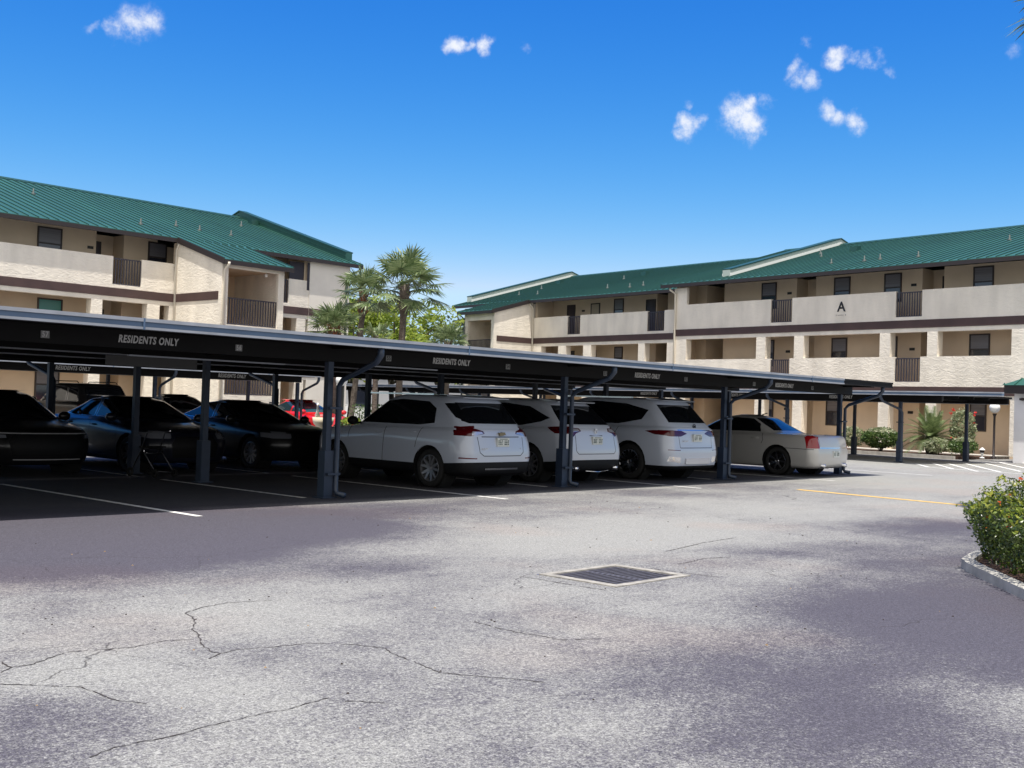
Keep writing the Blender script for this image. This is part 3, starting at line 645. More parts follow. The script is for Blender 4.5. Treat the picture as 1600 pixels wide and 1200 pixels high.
# ------------------------------------------------------------------ carports
def post(B, x, y, zt, m=CPOST, w=.05, sleeve=True):
    k = MB(); k.box(x-w, x+w, y-w, y+w, 0, zt); p = k.build('post', m, B)
    if sleeve:
        s_ = MB(); s_.box(x-w-.035, x+w+.035, y-w-.03, y+w+.03, .004, .72); s_.box(x-.14, x+.14, y-.12, y+.12, .003, .018); s_.build('post_sleeve', CPOST if m is CPOST else m, p)
    return p
def carport(name, label, loc, rz, x0, x1, yg, yb, rows, xs, texts, nums, gut_x=None, flip=1, zoff=0, tsize=.135, numtxt=None, brown_end=0, pipes=True, sleeve=True, group='flat roofed carports', rend=0):
    """gutter runs along local x at y=yg, roof reaches back to yb; flip=-1 puts the gutter at the far side"""
    B = tag(empty(name, loc, rz), label, 'carport', group)
    d = 1 if yb > yg else -1
    zg0, zg1 = 2.27+zoff, 2.405+zoff
    g = MB(); a, c = sorted((yg, yg+.12*d))
    xe = x1-brown_end
    # gutter: dark blue face, pale lips
    def gut(xa, xb, ms):
        lo, mid, hi = ms
        g.box(xa, xb, *sorted((yg, yg+.12*d)), zg0+.032, zg1-.045, mid)
        g.box(xa, xb, *sorted((yg-.015*d, yg+.12*d)), zg0, zg0+.03, lo)
        g.box(xa, xb, *sorted((yg-.02*d, yg+.12*d)), zg1-.043, zg1, hi)
    gut(x0, xe, (1, 0, 1))
    if brown_end: gut(xe+.01, x1, (2, 2, 2))
    for x in np.arange(x0+4, xe, 5.6): g.box(x-.012, x+.012, *sorted((yg-.022*d, yg+.1*d)), zg0-.003, zg1+.003, 0)
    g.build('gutter', [CBLUE, CLIP, CDARK], B)
    xg = x1; x1 = x1-rend
    r = MB()
    ys = yg+.10*d
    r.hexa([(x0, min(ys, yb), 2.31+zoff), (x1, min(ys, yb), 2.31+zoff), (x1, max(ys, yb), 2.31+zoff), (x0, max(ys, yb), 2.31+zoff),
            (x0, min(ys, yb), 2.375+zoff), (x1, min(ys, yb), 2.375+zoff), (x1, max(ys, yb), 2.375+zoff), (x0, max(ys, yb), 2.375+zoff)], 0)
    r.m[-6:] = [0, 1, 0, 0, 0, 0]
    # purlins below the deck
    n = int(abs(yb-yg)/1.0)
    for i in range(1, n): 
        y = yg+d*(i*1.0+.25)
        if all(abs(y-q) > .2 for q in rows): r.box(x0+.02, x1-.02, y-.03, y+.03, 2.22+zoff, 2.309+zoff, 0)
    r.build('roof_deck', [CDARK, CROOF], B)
    # beams over the post rows
    for i, y in enumerate(rows):
        k = MB()
        if i == 0:
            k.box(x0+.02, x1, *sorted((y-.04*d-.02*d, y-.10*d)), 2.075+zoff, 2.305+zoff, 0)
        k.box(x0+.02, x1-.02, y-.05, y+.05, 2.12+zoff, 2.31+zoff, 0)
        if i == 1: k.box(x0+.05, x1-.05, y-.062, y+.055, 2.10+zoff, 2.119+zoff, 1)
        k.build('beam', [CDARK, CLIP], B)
    for x in xs:
        for i, y in enumerate(rows): post(B, x, y, 2.12+zoff if i else 2.07+zoff, CPOST, .05, sleeve)
        k = MB(); k.box(x-.05, x+.05, *sorted((rows[0]-.9*d, rows[0]-.11*d)), 2.262+zoff, 2.306+zoff); k.box(x-.05, x+.05, *sorted((rows[0]+.06*d, rows[-1]-.06*d)), 2.19+zoff, 2.3+zoff); k.build('roof_arm', CDARK, B)
        if pipes:
            k = MB(); px = x+.13; y0 = rows[0]-.09*d
            gx = x+.04
            k.tube([(gx, yg+.05*d, zg0+.01), (gx, yg+.05*d, 2.17+zoff), (gx+.01, yg+.16*d, 2.06+zoff), (px-.01, y0-.1*d, 1.80+zoff), (px, y0, 1.7+zoff), (px, y0, .13), (px+.01, y0-.03*d, .07), (px+.06, y0-.16*d, .045)],
                   [.05, .05, .045, .042, .042, .042, .042, .046], 8)
            k.build('downspout', CPIPE, B, True)
            for z in (.35, 1.35): box_obj('pipe_strap', (x-.06, px+.05, *sorted((y0-.048*d, y0+.03*d)), z, z+.035), CPOST, B)
    fy = rows[0]-.10*d-.003*d
    for x in texts: text_obj('residents_only_lettering', 'RESIDENTS ONLY', tsize, (x, fy, 2.19+zoff), 0 if d > 0 else math.pi, LETTER, B, bold=.0035, shear=.18, xs=.74)
    for x, s in nums:
        q = box_obj('space_number_plate', (x-.055, x+.055, fy-.004, fy, 2.135+zoff, 2.225+zoff), NUMBG, B)
        text_obj('space_number', s, .095, (x, fy-.0045, 2.18+zoff), 0, LETTER if int(s) > 55 else BLACKL, B, bold=.002, xs=.8, depth=.002)
    return B
X1 = [-.2-5.6, -.2, 5.4, 11.0, 16.6, 22.2, 27.8]
front = carport('carport', 'near half of the front carport, bay numbers and RESIDENTS ONLY on its dark board', (0, 0, 0), 0, -8.0, 28.3, 12.66, 18.36, [13.85, 17.2], X1[1:],
        [2.3, 7.9, 13.5, 19.1, 24.7], [(6.5, '57'), (9.3, '56'), (12.1, '55'), (14.9, '54'), (17.7, '53'), (20.5, '52'), (23.3, '51'), (26.1, '50')], brown_end=2.7)
carport('carport', 'rear half of the front carport, back to back with the numbered one', (0, 0, 0), 0, -8.0, 28.0, 24.2, 18.385, [22.95, 19.5], X1[1:], [], [], zoff=-.01)
k = MB(); k.box(9.1, 10.75, 17.1, 17.13, 1.93, 2.09); k.build('hanging_panel', mat('panel_grey', (.10, .10, .10), .6), front)
box_obj('sky_gap_strip', (8.0, 10.6, 14.42, 14.46, 2.0, 2.02), CLIP, front); box_obj('sky_gap_strip', (12.0, 13.4, 13.97, 13.99, 2.04, 2.06), CLIP, front)  # pale bars painted in for slits of sky between roof and board
carport('carport', 'middle distance carport in front of the left apartment block', (0, 0, 0), 0, 2.0, 25.0, 31.9, 37.5, [33.1, 36.1], [2.5, 8.1, 13.7, 19.3, 24.9], [10.9, 16.5, 22.1], [], zoff=-.02, tsize=.17)
carport('carport', 'long rear carport with a pale blue gutter along the right apartment block', P0, RZ, -34.0, 7.74, -11.2, -5.4, [-9.9, -5.6], [3.45-4.75*i for i in range(8)], [1.1, -3.7, -8.4], [], zoff=0, tsize=.15, rend=2.7)

# ------------------------------------------------------------------ cars
def pinterp(xs, ys, x):
    """monotone cubic"""
    xs = np.asarray(xs, float); ys = np.asarray(ys, float); h = np.diff(xs); dl = np.diff(ys)/h
    n = len(xs); mm = np.zeros(n)
    for i in range(1, n-1):
        if dl[i-1]*dl[i] > 0:
            w1 = 2*h[i]+h[i-1]; w2 = h[i]+2*h[i-1]; mm[i] = (w1+w2)/(w1/dl[i-1]+w2/dl[i])
    mm[0] = dl[0]; mm[-1] = dl[-1]
    x = np.asarray(x, float); k = np.clip(np.searchsorted(xs, x)-1, 0, n-2); t = (x-xs[k])/h[k]
    return (2*t**3-3*t**2+1)*ys[k]+(t**3-2*t**2+t)*h[k]*mm[k]+(-2*t**3+3*t**2)*ys[k+1]+(t**3-t**2)*h[k]*mm[k+1]
def outline(yr, yf, w, rr, rf, br, bf, n=54):
    """half outline from rear centre to front centre"""
    pts = []
    rr = min(rr, w*.95, (yf-yr)*.45); rf = min(rf, w*.95, (yf-yr)*.45)
    key = []
    for i in range(9):
        x = (w-rr)*i/8; key.append((x, yr+br*(x/w)**2))
    c = (w-rr, yr+br*((w-rr)/w)**2+rr)
    for i in range(1, 11):
        a = R(90)*i/10; key.append((c[0]+rr*math.sin(a), c[1]-rr*math.cos(a)))
    y0 = key[-1][1]; cf = (w-rf, yf-bf*((w-rf)/w)**2-rf); y1 = cf[1]
    for i in range(1, 26): key.append((w, y0+(y1-y0)*i/26))
    for i in range(0, 11):
        a = R(90)*i/10; key.append((cf[0]+rf*math.cos(a), cf[1]+rf*math.sin(a)))
    for i in range(1, 9):
        x = (w-rf)*(1-i/8); key.append((x, yf-bf*(x/w)**2))
    return key
def bisect(bm, faces, co_, no_):
    g = list({e for f in faces for e in f.edges}) + list({v for f in faces for v in f.verts}) + list(faces)
    bmesh.ops.bisect_plane(bm, geom=g, dist=1e-5, plane_co=co_, plane_no=no_)
def inpoly(x, y, P):
    r, j = False, len(P)-1
    for i in range(len(P)):
        if (P[i][1] > y) != (P[j][1] > y) and x < (P[j][0]-P[i][0])*(y-P[i][1])/(P[j][1]-P[i][1]+1e-12)+P[i][0]: r = not r
        j = i
    return r
def region(bm, lay, poly, axis, cond, tagv, onto=None):
    ax = {'x': (1, 2), 'y': (0, 2), 'z': (0, 1)}[axis]
    lo = [min(p[i] for p in poly) for i in (0, 1)]; hi = [max(p[i] for p in poly) for i in (0, 1)]
    def local():
        r = []
        for f in bm.faces:
            if onto is not None and f[lay] not in onto: continue
            a = [v.co[ax[0]] for v in f.verts]; b_ = [v.co[ax[1]] for v in f.verts]
            if max(a) < lo[0] or min(a) > hi[0] or max(b_) < lo[1] or min(b_) > hi[1]: continue
            if cond(f.calc_center_median(), f.normal): r.append(f)
        return r
    for i in range(len(poly)):
        p, q = poly[i], poly[(i+1) % len(poly)]; d = (q[0]-p[0], q[1]-p[1])
        c = [0, 0, 0]; c[ax[0]], c[ax[1]] = p; n_ = [0, 0, 0]; n_[ax[0]], n_[ax[1]] = -d[1], d[0]
        fs = local()
        if fs: bisect(bm, fs, c, n_)
    k = 0
    for f in local():
        c = f.calc_center_median()
        if inpoly(c[ax[0]], c[ax[1]], poly): f[lay] = tagv; k += 1
    return k
def circ(y, z, r, n=22): return [(y+r*math.cos(2*math.pi*i/n), z+r*math.sin(2*math.pi*i/n)) for i in range(n)]
def strip(pts, w):
    """thin polygons along a polyline"""
    o = []
    for a, b in zip(pts, pts[1:]):
        d = Vector((b[0]-a[0], b[1]-a[1])).normalized(); n_ = Vector((-d.y, d.x))*w/2
        o.append([(a[0]+n_.x, a[1]+n_.y), (b[0]+n_.x, b[1]+n_.y), (b[0]-n_.x, b[1]-n_.y), (a[0]-n_.x, a[1]-n_.y)])
    return o
TAGN = {2: 'window', 3: 'windscreen', 4: 'rear_window', 5: 'lower_cladding', 6: 'taillight', 7: 'headlight', 8: 'grille', 9: 'chrome_trim', 11: 'window_trim', 12: 'taillight', 13: 'reflector'}
def make_car(name, label, cat, loc, rz, S, group='cars parked in the front carport'):
    L, paint = S['L'], S['paint']
    root = tag(empty(name, (loc[0], loc[1], 0), rz), label, cat, group)
    lv = S['levels']; K = len(lv); t = []
    # refine the levels
    for i in range(K-1):
        for j in range(S.get('sub', 4)): t.append(i+j/S.get('sub', 4))
    t.append(K-1); A = np.array([list(l)+[0]*(11-len(l)) for l in lv], float); T = np.arange(K)
    G = np.array([pinterp(T, A[:, c], t) for c in range(11)]).T
    bm = bmesh.new(); lay = bm.faces.layers.int.new('tag'); rows = []
    for g in G:
        zr, zm, zf, yr, yf, w, rr, rf, br, bf, fl = g
        half = outline(yr, yf, w, rr, rf, br, bf)
        ym = S.get('ymid', L*.55)
        loop = [(x, y) for x, y in half] + [(-x, y) for x, y in half[::-1][1:-1]]
        ring = []
        for x, y in loop:
            z = float(np.interp(y, [0, S.get('yr1', L*.2), ym, L-S.get('hood', 1.1), L], [zr, (zr*.4+zm*.6), zm, (zm*.35+zf*.65), zf]))
            z -= fl*(x/max(w, .01))**2
            # waist: body side swells slightly between the wheels
            ring.append(bm.verts.new((x, y, z)))
        rows.append(ring)
    n = len(rows[0])
    for a, b in zip(rows, rows[1:]):
        for i in range(n): 
            j = (i+1) % n; f = bm.faces.new((a[i], a[j], b[j], b[i])); f.smooth = True; f[lay] = 1
    # roof cap: two strips pairs joined across
    top = rows[-1]; h = n//2
    for i in range(h):
        a, b = top[i], top[i+1]; c, d = top[(n-i-1) % n], top[(n-i) % n]
        vs = []
        for q in (a, b, c, d):
            if q not in vs: vs.append(q)
        if len(vs) >= 3:
            f = bm.faces.new(vs); f.smooth = True; f[lay] = 1
    f = bm.faces.new(rows[0][::-1]); f[lay] = 10
    bmesh.ops.recalc_face_normals(bm, faces=bm.faces[:])
    zs = S['zsh']
    wy = S['axles']; wr = S['wr']; ar = wr+S.get('archgap', .055)
    side = lambda c, nn: abs(c.x) > S['w']*.55 and abs(nn.x) > .3
    for y in wy:
        region(bm, lay, circ(y, wr+.01, ar), 'x', lambda c, nn: abs(c.x) > S['w']*.5 and c.z < zs+.03, 99)
    bmesh.ops.delete(bm, geom=[f for f in bm.faces if f[lay] == 99], context='FACES')
    sidec = lambda c, nn: abs(nn.x) > .45
    if S.get('clad'):
        region(bm, lay, S['clad'], 'x', lambda c, nn: True, 5)
        for y in wy:
            if S.get('archclad'): region(bm, lay, circ(y, wr+.01, ar+.05), 'x', lambda c, nn: abs(c.x) > S['w']*.5 and c.z < zs, 5, (1,))
    for p in S.get('sideglass', ()):
        if S.get('trimw', 0):
            cx = sum(q[0] for q in p)/len(p); cz = sum(q[1] for q in p)/len(p)
            big = []
            for q in p:
                d = Vector((q[0]-cx, (q[1]-cz)*2.2)); d = d.normalized()*S['trimw']; big.append((q[0]+d.x, q[1]+d.y))
            region(bm, lay, big, 'x', lambda c, nn: abs(nn.x) > .45 and c.z > zs-.12, 11)
        region(bm, lay, p, 'x', lambda c, nn: abs(nn.x) > .45 and c.z > zs-.12, 2)
    for p in S.get('frontglass', ()): region(bm, lay, p, 'y', lambda c, nn: nn.y > .25 and c.z > zs, 3, (1,))
    for p in S.get('rearglass', ()): region(bm, lay, p, 'y', lambda c, nn: nn.y < -.2 and abs(nn.x) < .8 and c.z > zs-.1, 4, (1,))
    for p in S.get('rearwrap', ()): region(bm, lay, p, 'x', lambda c, nn: abs(nn.x) > .3, 4, (1,))
    for ax, p, tg in S.get('paint_regions', ()):
        if ax == 'r': region(bm, lay, p, 'y', lambda c, nn: nn.y < -.15 and c.y < L*.4, tg, (1, 5, 12, 6))
        elif ax == 'rm':
            region(bm, lay, p, 'y', lambda c, nn: nn.y < -.15 and c.y < L*.4, tg, (1, 5, 12, 6)); region(bm, lay, [(-x, z) for x, z in p][::-1], 'y', lambda c, nn: nn.y < -.15 and c.y < L*.4, tg, (1, 5, 12, 6))
        elif ax == 'f': region(bm, lay, p, 'y', lambda c, nn: nn.y > .15 and c.y > L*.6, tg, (1, 5, 8))
        elif ax == 'fm':
            region(bm, lay, p, 'y', lambda c, nn: nn.y > .15 and c.y > L*.6, tg, (1, 5, 8)); region(bm, lay, [(-x, z) for x, z in p][::-1], 'y', lambda c, nn: nn.y > .15 and c.y > L*.6, tg, (1, 5, 8))
        elif ax == 's': region(bm, lay, p, 'x', lambda c, nn: abs(nn.x) > .25, tg, (1, 5, 12, 6))
    for pl in S.get('seams', ()):
        for q in strip(pl, .013): region(bm, lay, q, 'x', lambda c, nn: abs(nn.x) > .4, 14, (1, 5))
    for pl in S.get('rseams', ()):
        for q in strip(pl, .013): region(bm, lay, q, 'y', lambda c, nn: nn.y < -.15 and c.y < L*.35, 14, (1, 5))
    # split by tag; lights and side windows also by side
    groups = {}; bm.verts.index_update()
    for f in bm.faces:
        tg = f[lay]; sd = 0
        if tg in (2, 6, 7, 12, 11, 13): sd = 1 if f.calc_center_median().x > 0 else -1
        if tg in (1, 14, 10): key = ('body', 0)
        else: key = (tg, sd)
        groups.setdefault(key, []).append(f)
    mm = {2: S.get('glass', CGL), 3: S.get('wglass', CGL), 4: S.get('glass', CGL), 5: PLAST, 6: S.get('tail', LRED), 12: S.get('tail2', LCLR), 7: LHEAD, 8: PLAST, 9: S.get('chrome', CHROME), 11: S.get('trimm', PLAST), 13: LDRED}
    bodyo = None
    for key in sorted(groups, key=str):
        fs = groups[key]; idx = {}; V = []; F = []; Mi = []
        for f in fs:
            ff = []
            for v in f.verts:
                kk = v.index
                if kk not in idx: idx[kk] = len(V); V.append(tuple(v.co))
                ff.append(idx[kk])
            F.append(ff); Mi.append({1: 0, 14: 1, 10: 2}.get(f[lay], 0) if key[0] == 'body' else 0)
        nm = 'body' if key[0] == 'body' else TAGN[key[0]]
        me = bpy.data.meshes.new(nm); me.from_pydata(V, [], F)
        for q in ([paint, SEAM, PLAST] if nm == 'body' else [mm[key[0]]]): me.materials.append(q)
        me.polygons.foreach_set('material_index', Mi); me.polygons.foreach_set('use_smooth', [True]*len(F))
        me.update(); o = bpy.data.objects.new(nm, me); COL.objects.link(o); o.parent = root
        if nm == 'body':
            bodyo = o
            me.set_sharp_from_angle(angle=R(38))
    bm.free()
    # wheel wells
    w = S['w']; k = MB()
    for y in wy:
        for s in (-1, 1):
            xi, xo = s*(w-.34), s*(w-.035)
            prof = [(ar+.004, xo*1.0), (ar+.004, xi), (0, xi)]
            k.lathe([(a, b) for a, b in prof], (0, y, wr+.01), 'x', 26)
    k.box(-w*.8, w*.8, .35, L-.45, S.get('zfloor', .24), S.get('zfloor', .24)+.06)
    k.build('wheel_well', mat('well_black', (.006, .006, .006), 1), root)
    # wheels
    tyre = MB(); tw = .115; q = wr
    tyre.lathe([(q*.66, -tw*.8), (q*.70, -tw*.98), (q*.84, -tw*1.05), (q*.95, -tw*.95), (q*.995, -tw*.7), (q, -tw*.3), (q, tw*.3), (q*.995, tw*.7), (q*.95, tw*.95), (q*.84, tw*1.05), (q*.70, tw*.98), (q*.66, tw*.8)], (0, 0, 0), 'x', 36)
    rim = MB(); rr_ = q*.70
    rim.lathe([(rr_*.99, tw*.9), (rr_*.93, tw*.93), (rr_*.90, tw*.7), (rr_*.88, -tw*.5)], (0, 0, 0), 'x', 36)
    rim.lathe([(rr_*.88, -tw*.1), (0, -tw*.1)], (0, 0, 0), 'x', 24, 1)
    rim.lathe([(rr_*.2, tw*.45), (rr_*.19, tw*.72), (rr_*.12, tw*.8), (0, tw*.8)], (0, 0, 0), 'x', 16)
    ns = S.get('spokes', 5)
    for i in range(ns):
        a = 2*math.pi*i/ns
        for da in S.get('split', (-.14, .14)):
            c0, c1 = a+da*.3, a+da*S.get('splay', 1.6)
            for (r0, r1, a0, a1, wd0, wd1, x0, x1) in ((rr_*.12, rr_*.92, c0, c1, .030, .020, tw*.72, tw*.86),):
                p0 = Vector((0, math.cos(a0)*r0, math.sin(a0)*r0)); p1 = Vector((0, math.cos(a1)*r1, math.sin(a1)*r1)); d = (p1-p0).normalized(); nn = Vector((0, -d.z, d.y))
                P = []
                for xx0, xx1 in ((x0-.05, x1-.05), (x0, x1)):
                    P += [(xx0, *(p0-nn*wd0)[1:]), (xx1, *(p1-nn*wd1)[1:]), (xx1, *(p1+nn*wd1)[1:]), (xx0, *(p0+nn*wd0)[1:])]
                rim.hexa(P)
    t0 = None
    for y in wy:
        for s in (1, -1):
            if t0 is None: t0 = tyre.build('wheel', RUB, root, True); r0_ = rim.build('rim', [S.get('rim', RIM), PLAST], t0); tt, ro = t0, r0_
            else:
                tt = t0.copy(); COL.objects.link(tt); ro = r0_.copy(); COL.objects.link(ro); ro.parent = tt; tt.parent = root
            tt.location = (s*(w-tw-.03), y, wr); tt.rotation_euler = (random.uniform(0, 1), 0, 0 if s > 0 else math.pi)
    # mirrors
    if 'mirror' in S:
        my, mz = S['mirror']; wm = S.get('mw', w*.9)
        for s in (-1, 1):
            k = MB(); cx = s*(wm+.13)
            k.lathe([(0, -.10), (.055, -.085), (.085, -.03), (.09, .03), (.075, .07), (0, .08)], (0, 0, 0), 'y', 14)
            vv = [(cx+p[0]*1.25, my+p[1]*.9, mz+p[2]*.95) for p in k.v]; k.v = vv
            k.box(s*(wm-.06), cx-s*.02, my-.02, my+.03, mz-.06, mz-.02)
            k.build('side_mirror', S.get('mirrorm', paint), root, True)
    for (y, z) in S.get('handles', ()):
        for s in (-1, 1):
            k = MB(); x = s*(S['w']*S.get('hx', .995)); k.tube([(x-s*.02, y-.1, z), (x+s*.018, y-.07, z), (x+s*.018, y+.07, z), (x-s*.02, y+.1, z)], .013, 6)
            k.build('door_handle', S.get('handlem', paint), root, True)
    for nm, bx, mt in S.get('boxes', ()):
        k = MB(); k.hexa(bx) if len(bx) == 8 else k.box(*bx); k.build(nm, mt, root)
    for nm, pts, rad, mt in S.get('tubes', ()):
        k = MB(); k.tube(pts, rad, 8); k.build(nm, mt, root, True)
    if 'plate' in S:
        px, py, pz = S['plate']
        o = box_obj('licence_plate', (px-.155, px+.155, py-.012, py+.03, pz-.078, pz+.078), PLATE, root)
        k = MB(); rp = random.Random(int(pz*1000+loc[0]))
        # blurred characters, unreadable in the photograph
        for i in range(7):
            if i == 3: continue
            x = px-.135+i*.04
            for j in range(3): k.box(x+rp.uniform(0, .008), x+rp.uniform(.02, .032), py-.016, py-.0125, pz-.045+j*.03, pz-.025+j*.03)
        k.box(px-.1, px+.1, py-.016, py-.0125, pz+.052, pz+.062)
        k.build('plate_marks', PLATED, o)
    return root

# level: z rear, z mid, z front, y rear, y front, half width, corner r rear, r front, bow rear, bow front, crown fall
def suv_levels(L, w, hb, hh, hr, ws=1.0, hatch=.45, cowl=1.2, rake=.8, roofw=.60, tail=.0, bel=.0):
    """hb belt, hh hood front height, hr roof"""
    return [
     (.24, .24, .24, .16, L-.20, w*.86, .25, .5, .06, .10),
     (.29, .28, .27, .05, L-.08, w*.95, .28, .6, .08, .14),
     (.44, .40, .42, .005, L-.02, w*.985, .28, .62, .09, .16),
     (.62, .60, .60, .0, L-.0, w, .28, .62, .09, .17),
     (.80, .78, .74, .03, L-.01, w*.998, .28, .62, .09, .17),
     (hb-.13, hb-.13, hh-.10, .06, L-.05, w*.985, .30, .62, .09, .18),
     (hb-.03, hb-.04, hh-.03, .09, L-.11, w*.955, .32, .62, .09, .20),
     (hb+.01, hb+.00, hh+.02, .11, L-.24, w*.915, .34, .62, .09, .22),
     (hb+.03+bel, hb+.03, hb-.05, .13, L-cowl+.04, w*.885, .34, .55, .09, .25),
     (hb+.06+bel, hb+.06, hb+.04, .15, L-cowl-.06, w*.870, .34, .50, .09, .25),
     (hb+(hr-hb)*.50, hb+(hr-hb)*.50, hb+(hr-hb)*.50, .15+hatch*.42, L-cowl-rake*.52, w*.80, .30, .42, .09, .22),
     (hb+(hr-hb)*.80, hb+(hr-hb)*.82, hb+(hr-hb)*.82, .15+hatch*.72, L-cowl-rake*.88, w*.735, .28, .38, .09, .20),
     (hr-.075, hr-.055, hr-.06, .15+hatch*.86, L-cowl-rake*1.06, w*.695, .26, .34, .09, .18),
     (hr-.055, hr-.020, hr-.03, .15+hatch*.98, L-cowl-rake*1.25, w*.62, .24, .30, .09, .16),
     (hr-.045, hr-.005, hr-.02, .15+hatch*1.15, L-cowl-rake*1.5, w*.45, .20, .25, .08, .12),
     (hr-.04, hr, hr-.018, .15+hatch*1.4, L-cowl-rake*1.8, w*.2, .10, .12, .03, .05)]
def sedan_levels(L, w, hb, hh, hd, hr, deck=.9, rw=.85, cowl=1.35, rake=1.0):
    """hd deck height, deck length, rw rear window run"""
    return [
     (.20, .19, .19, .18, L-.22, w*.86, .25, .5, .06, .10),
     (.25, .23, .22, .07, L-.09, w*.95, .28, .6, .10, .16),
     (.40, .36, .36, .01, L-.02, w*.985, .28, .62, .12, .19),
     (.56, .54, .50, .0, L-.0, w, .28, .62, .12, .20),
     (.72, .70, .62, .02, L-.02, w*.998, .28, .62, .12, .20),
     (hd-.14, hb-.14, hh-.08, .05, L-.07, w*.98, .30, .62, .12, .21),
     (hd-.05, hb-.05, hh-.02, .08, L-.14, w*.945, .32, .62, .12, .22),
     (hd-.01, hb-.01, hh+.02, .14, L-.28, w*.900, .34, .60, .12, .25),
     (hd+.02, hb+.02, hb-.05, deck, L-cowl+.05, w*.865, .34, .5, .05, .25),
     (hd+.05, hb+.05, hb+.02, deck+.08, L-cowl-.06, w*.845, .34, .46, .07, .25),
     (hb+(hr-hb)*.5, hb+(hr-hb)*.52, hb+(hr-hb)*.5, deck+rw*.48, L-cowl-rake*.5, w*.765, .34, .40, .09, .22),
     (hb+(hr-hb)*.80, hb+(hr-hb)*.84, hb+(hr-hb)*.82, deck+rw*.80, L-cowl-rake*.86, w*.69, .30, .36, .09, .20),
     (hr-.07, hr-.05, hr-.06, deck+rw*.96, L-cowl-rake*1.04, w*.645, .26, .32, .09, .16),
     (hr-.035, hr-.018, hr-.03, deck+rw*1.15, L-cowl-rake*1.25, w*.56, .22, .28, .08, .14),
     (hr-.02, hr-.004, hr-.018, deck+rw*1.4, L-cowl-rake*1.5, w*.38, .16, .2, .05, .08),
     (hr-.015, hr, hr-.015, deck+rw*1.6, L-cowl-rake*1.7, w*.15, .08, .1, .02, .03)]

BAY = {57: 6.5, 56: 9.3, 55: 12.1, 54: 14.9, 53: 17.7, 52: 20.5, 51: 23.3, 50: 26.1}
# --- the near white crossover
L = 4.47
bow = [(-.085, .022), (-.03, .022), (-.02, .03), (.06, .03), (.085, -.018), (.03, -.018), (.02, -.03), (-.06, -.03)]
EQ = dict(L=L, w=.92, paint=PW, levels=suv_levels(L, .92, 1.05, .93, 1.665, hatch=.56, cowl=1.12, rake=.95), zsh=1.02, axles=(.96, 3.54), wr=.345, ymid=2.5,
    clad=[(0, .2), (L+.1, .2), (L+.1, .40), (3.5, .42), (1.1, .42), (.35, .47), (-.1, .50), (-.1, .2)],
    sideglass=[[(3.10, 1.105), (2.46, 1.50), (1.90, 1.545), (1.22, 1.515), (1.00, 1.40), (.97, 1.15), (1.35, 1.11)]], trimw=.012, trimm=PLAST,
    frontglass=[[(-.72, 1.10), (.72, 1.10), (.60, 1.56), (-.60, 1.56)]], rearglass=[[(-.70, 1.20), (-.62, 1.16), (.62, 1.16), (.70, 1.20), (.615, 1.52), (-.615, 1.52)]],
    rearwrap=[[(.82, 1.50), (.42, 1.52), (.15, 1.21), (.30, 1.19), (.50, 1.26)]],
    paint_regions=[('rm', [(.40, .985), (.42, 1.03), (.62, 1.085), (.85, 1.115), (1.0, 1.12), (1.0, .955), (.72, .94), (.55, .96)], 6), ('rm', [(.42, .99), (.46, 1.02), (.74, 1.025), (.78, .965), (.62, .95)], 12),
       ('s', [(-.05, .955), (-.05, 1.12), (.22, 1.12), (.36, 1.10), (.38, 1.06), (.24, .955)], 6), ('r', [(-.42, .355), (.42, .355), (.42, .385), (-.42, .385)], 9),
       ('rm', [(.62, .545), (.62, .565), (.90, .575), (.90, .55)], 13), ('r', [(-.48, .925), (.48, .925), (.48, .94), (-.48, .94)], 14)],
    seams=[[(2.16, 1.04), (2.18, .70), (2.20, .42)], [(1.20, 1.06), (1.30, .80), (1.32, .70)], [(3.18, 1.02), (3.19, .80)]],
    rseams=[[(-.58, .93), (-.56, .66), (-.47, .60), (.47, .60), (.56, .66), (.58, .93)]],
    mirror=(3.0, 1.12), mirrorm=PLAST, handles=[(2.32, .93), (1.42, .97)], rim=RIM, spokes=5, split=(-.2, .2), splay=1.4, hx=.97,
    plate=(0, .02, .84), boxes=[('tailgate_spoiler', [(-.60, .46, 1.595), (.60, .46, 1.595), (.60, .85, 1.62), (-.60, .85, 1.62), (-.58, .44, 1.615), (.58, .44, 1.615), (.60, .88, 1.655), (-.60, .88, 1.655)], PW),
       ('roof_rail', (-.635, -.605, 1.2, 2.9, 1.64, 1.665), CHROME), ('roof_rail', (.605, .635, 1.2, 2.9, 1.64, 1.665), CHROME)])
eq = make_car('parked_suv', 'white crossover with black lower bumper, rear to camera, first right of the near blue post', 'car', (BAY[54], 13.78), 0, EQ)
k = MB(); k.prism([(a, b+.985) for a, b in bow], 'y', .035, .075); k.build('tailgate_emblem', mat('emblem_gold', (.20, .16, .08), .4), eq)
text_obj('tailgate_lettering', 'EQUINOX', .05, (-.40, .030, .72), 0, CHROME, eq, depth=.003)
text_obj('tailgate_lettering', 'LT', .05, (.47, .038, .72), 0, CHROME, eq, depth=.003)

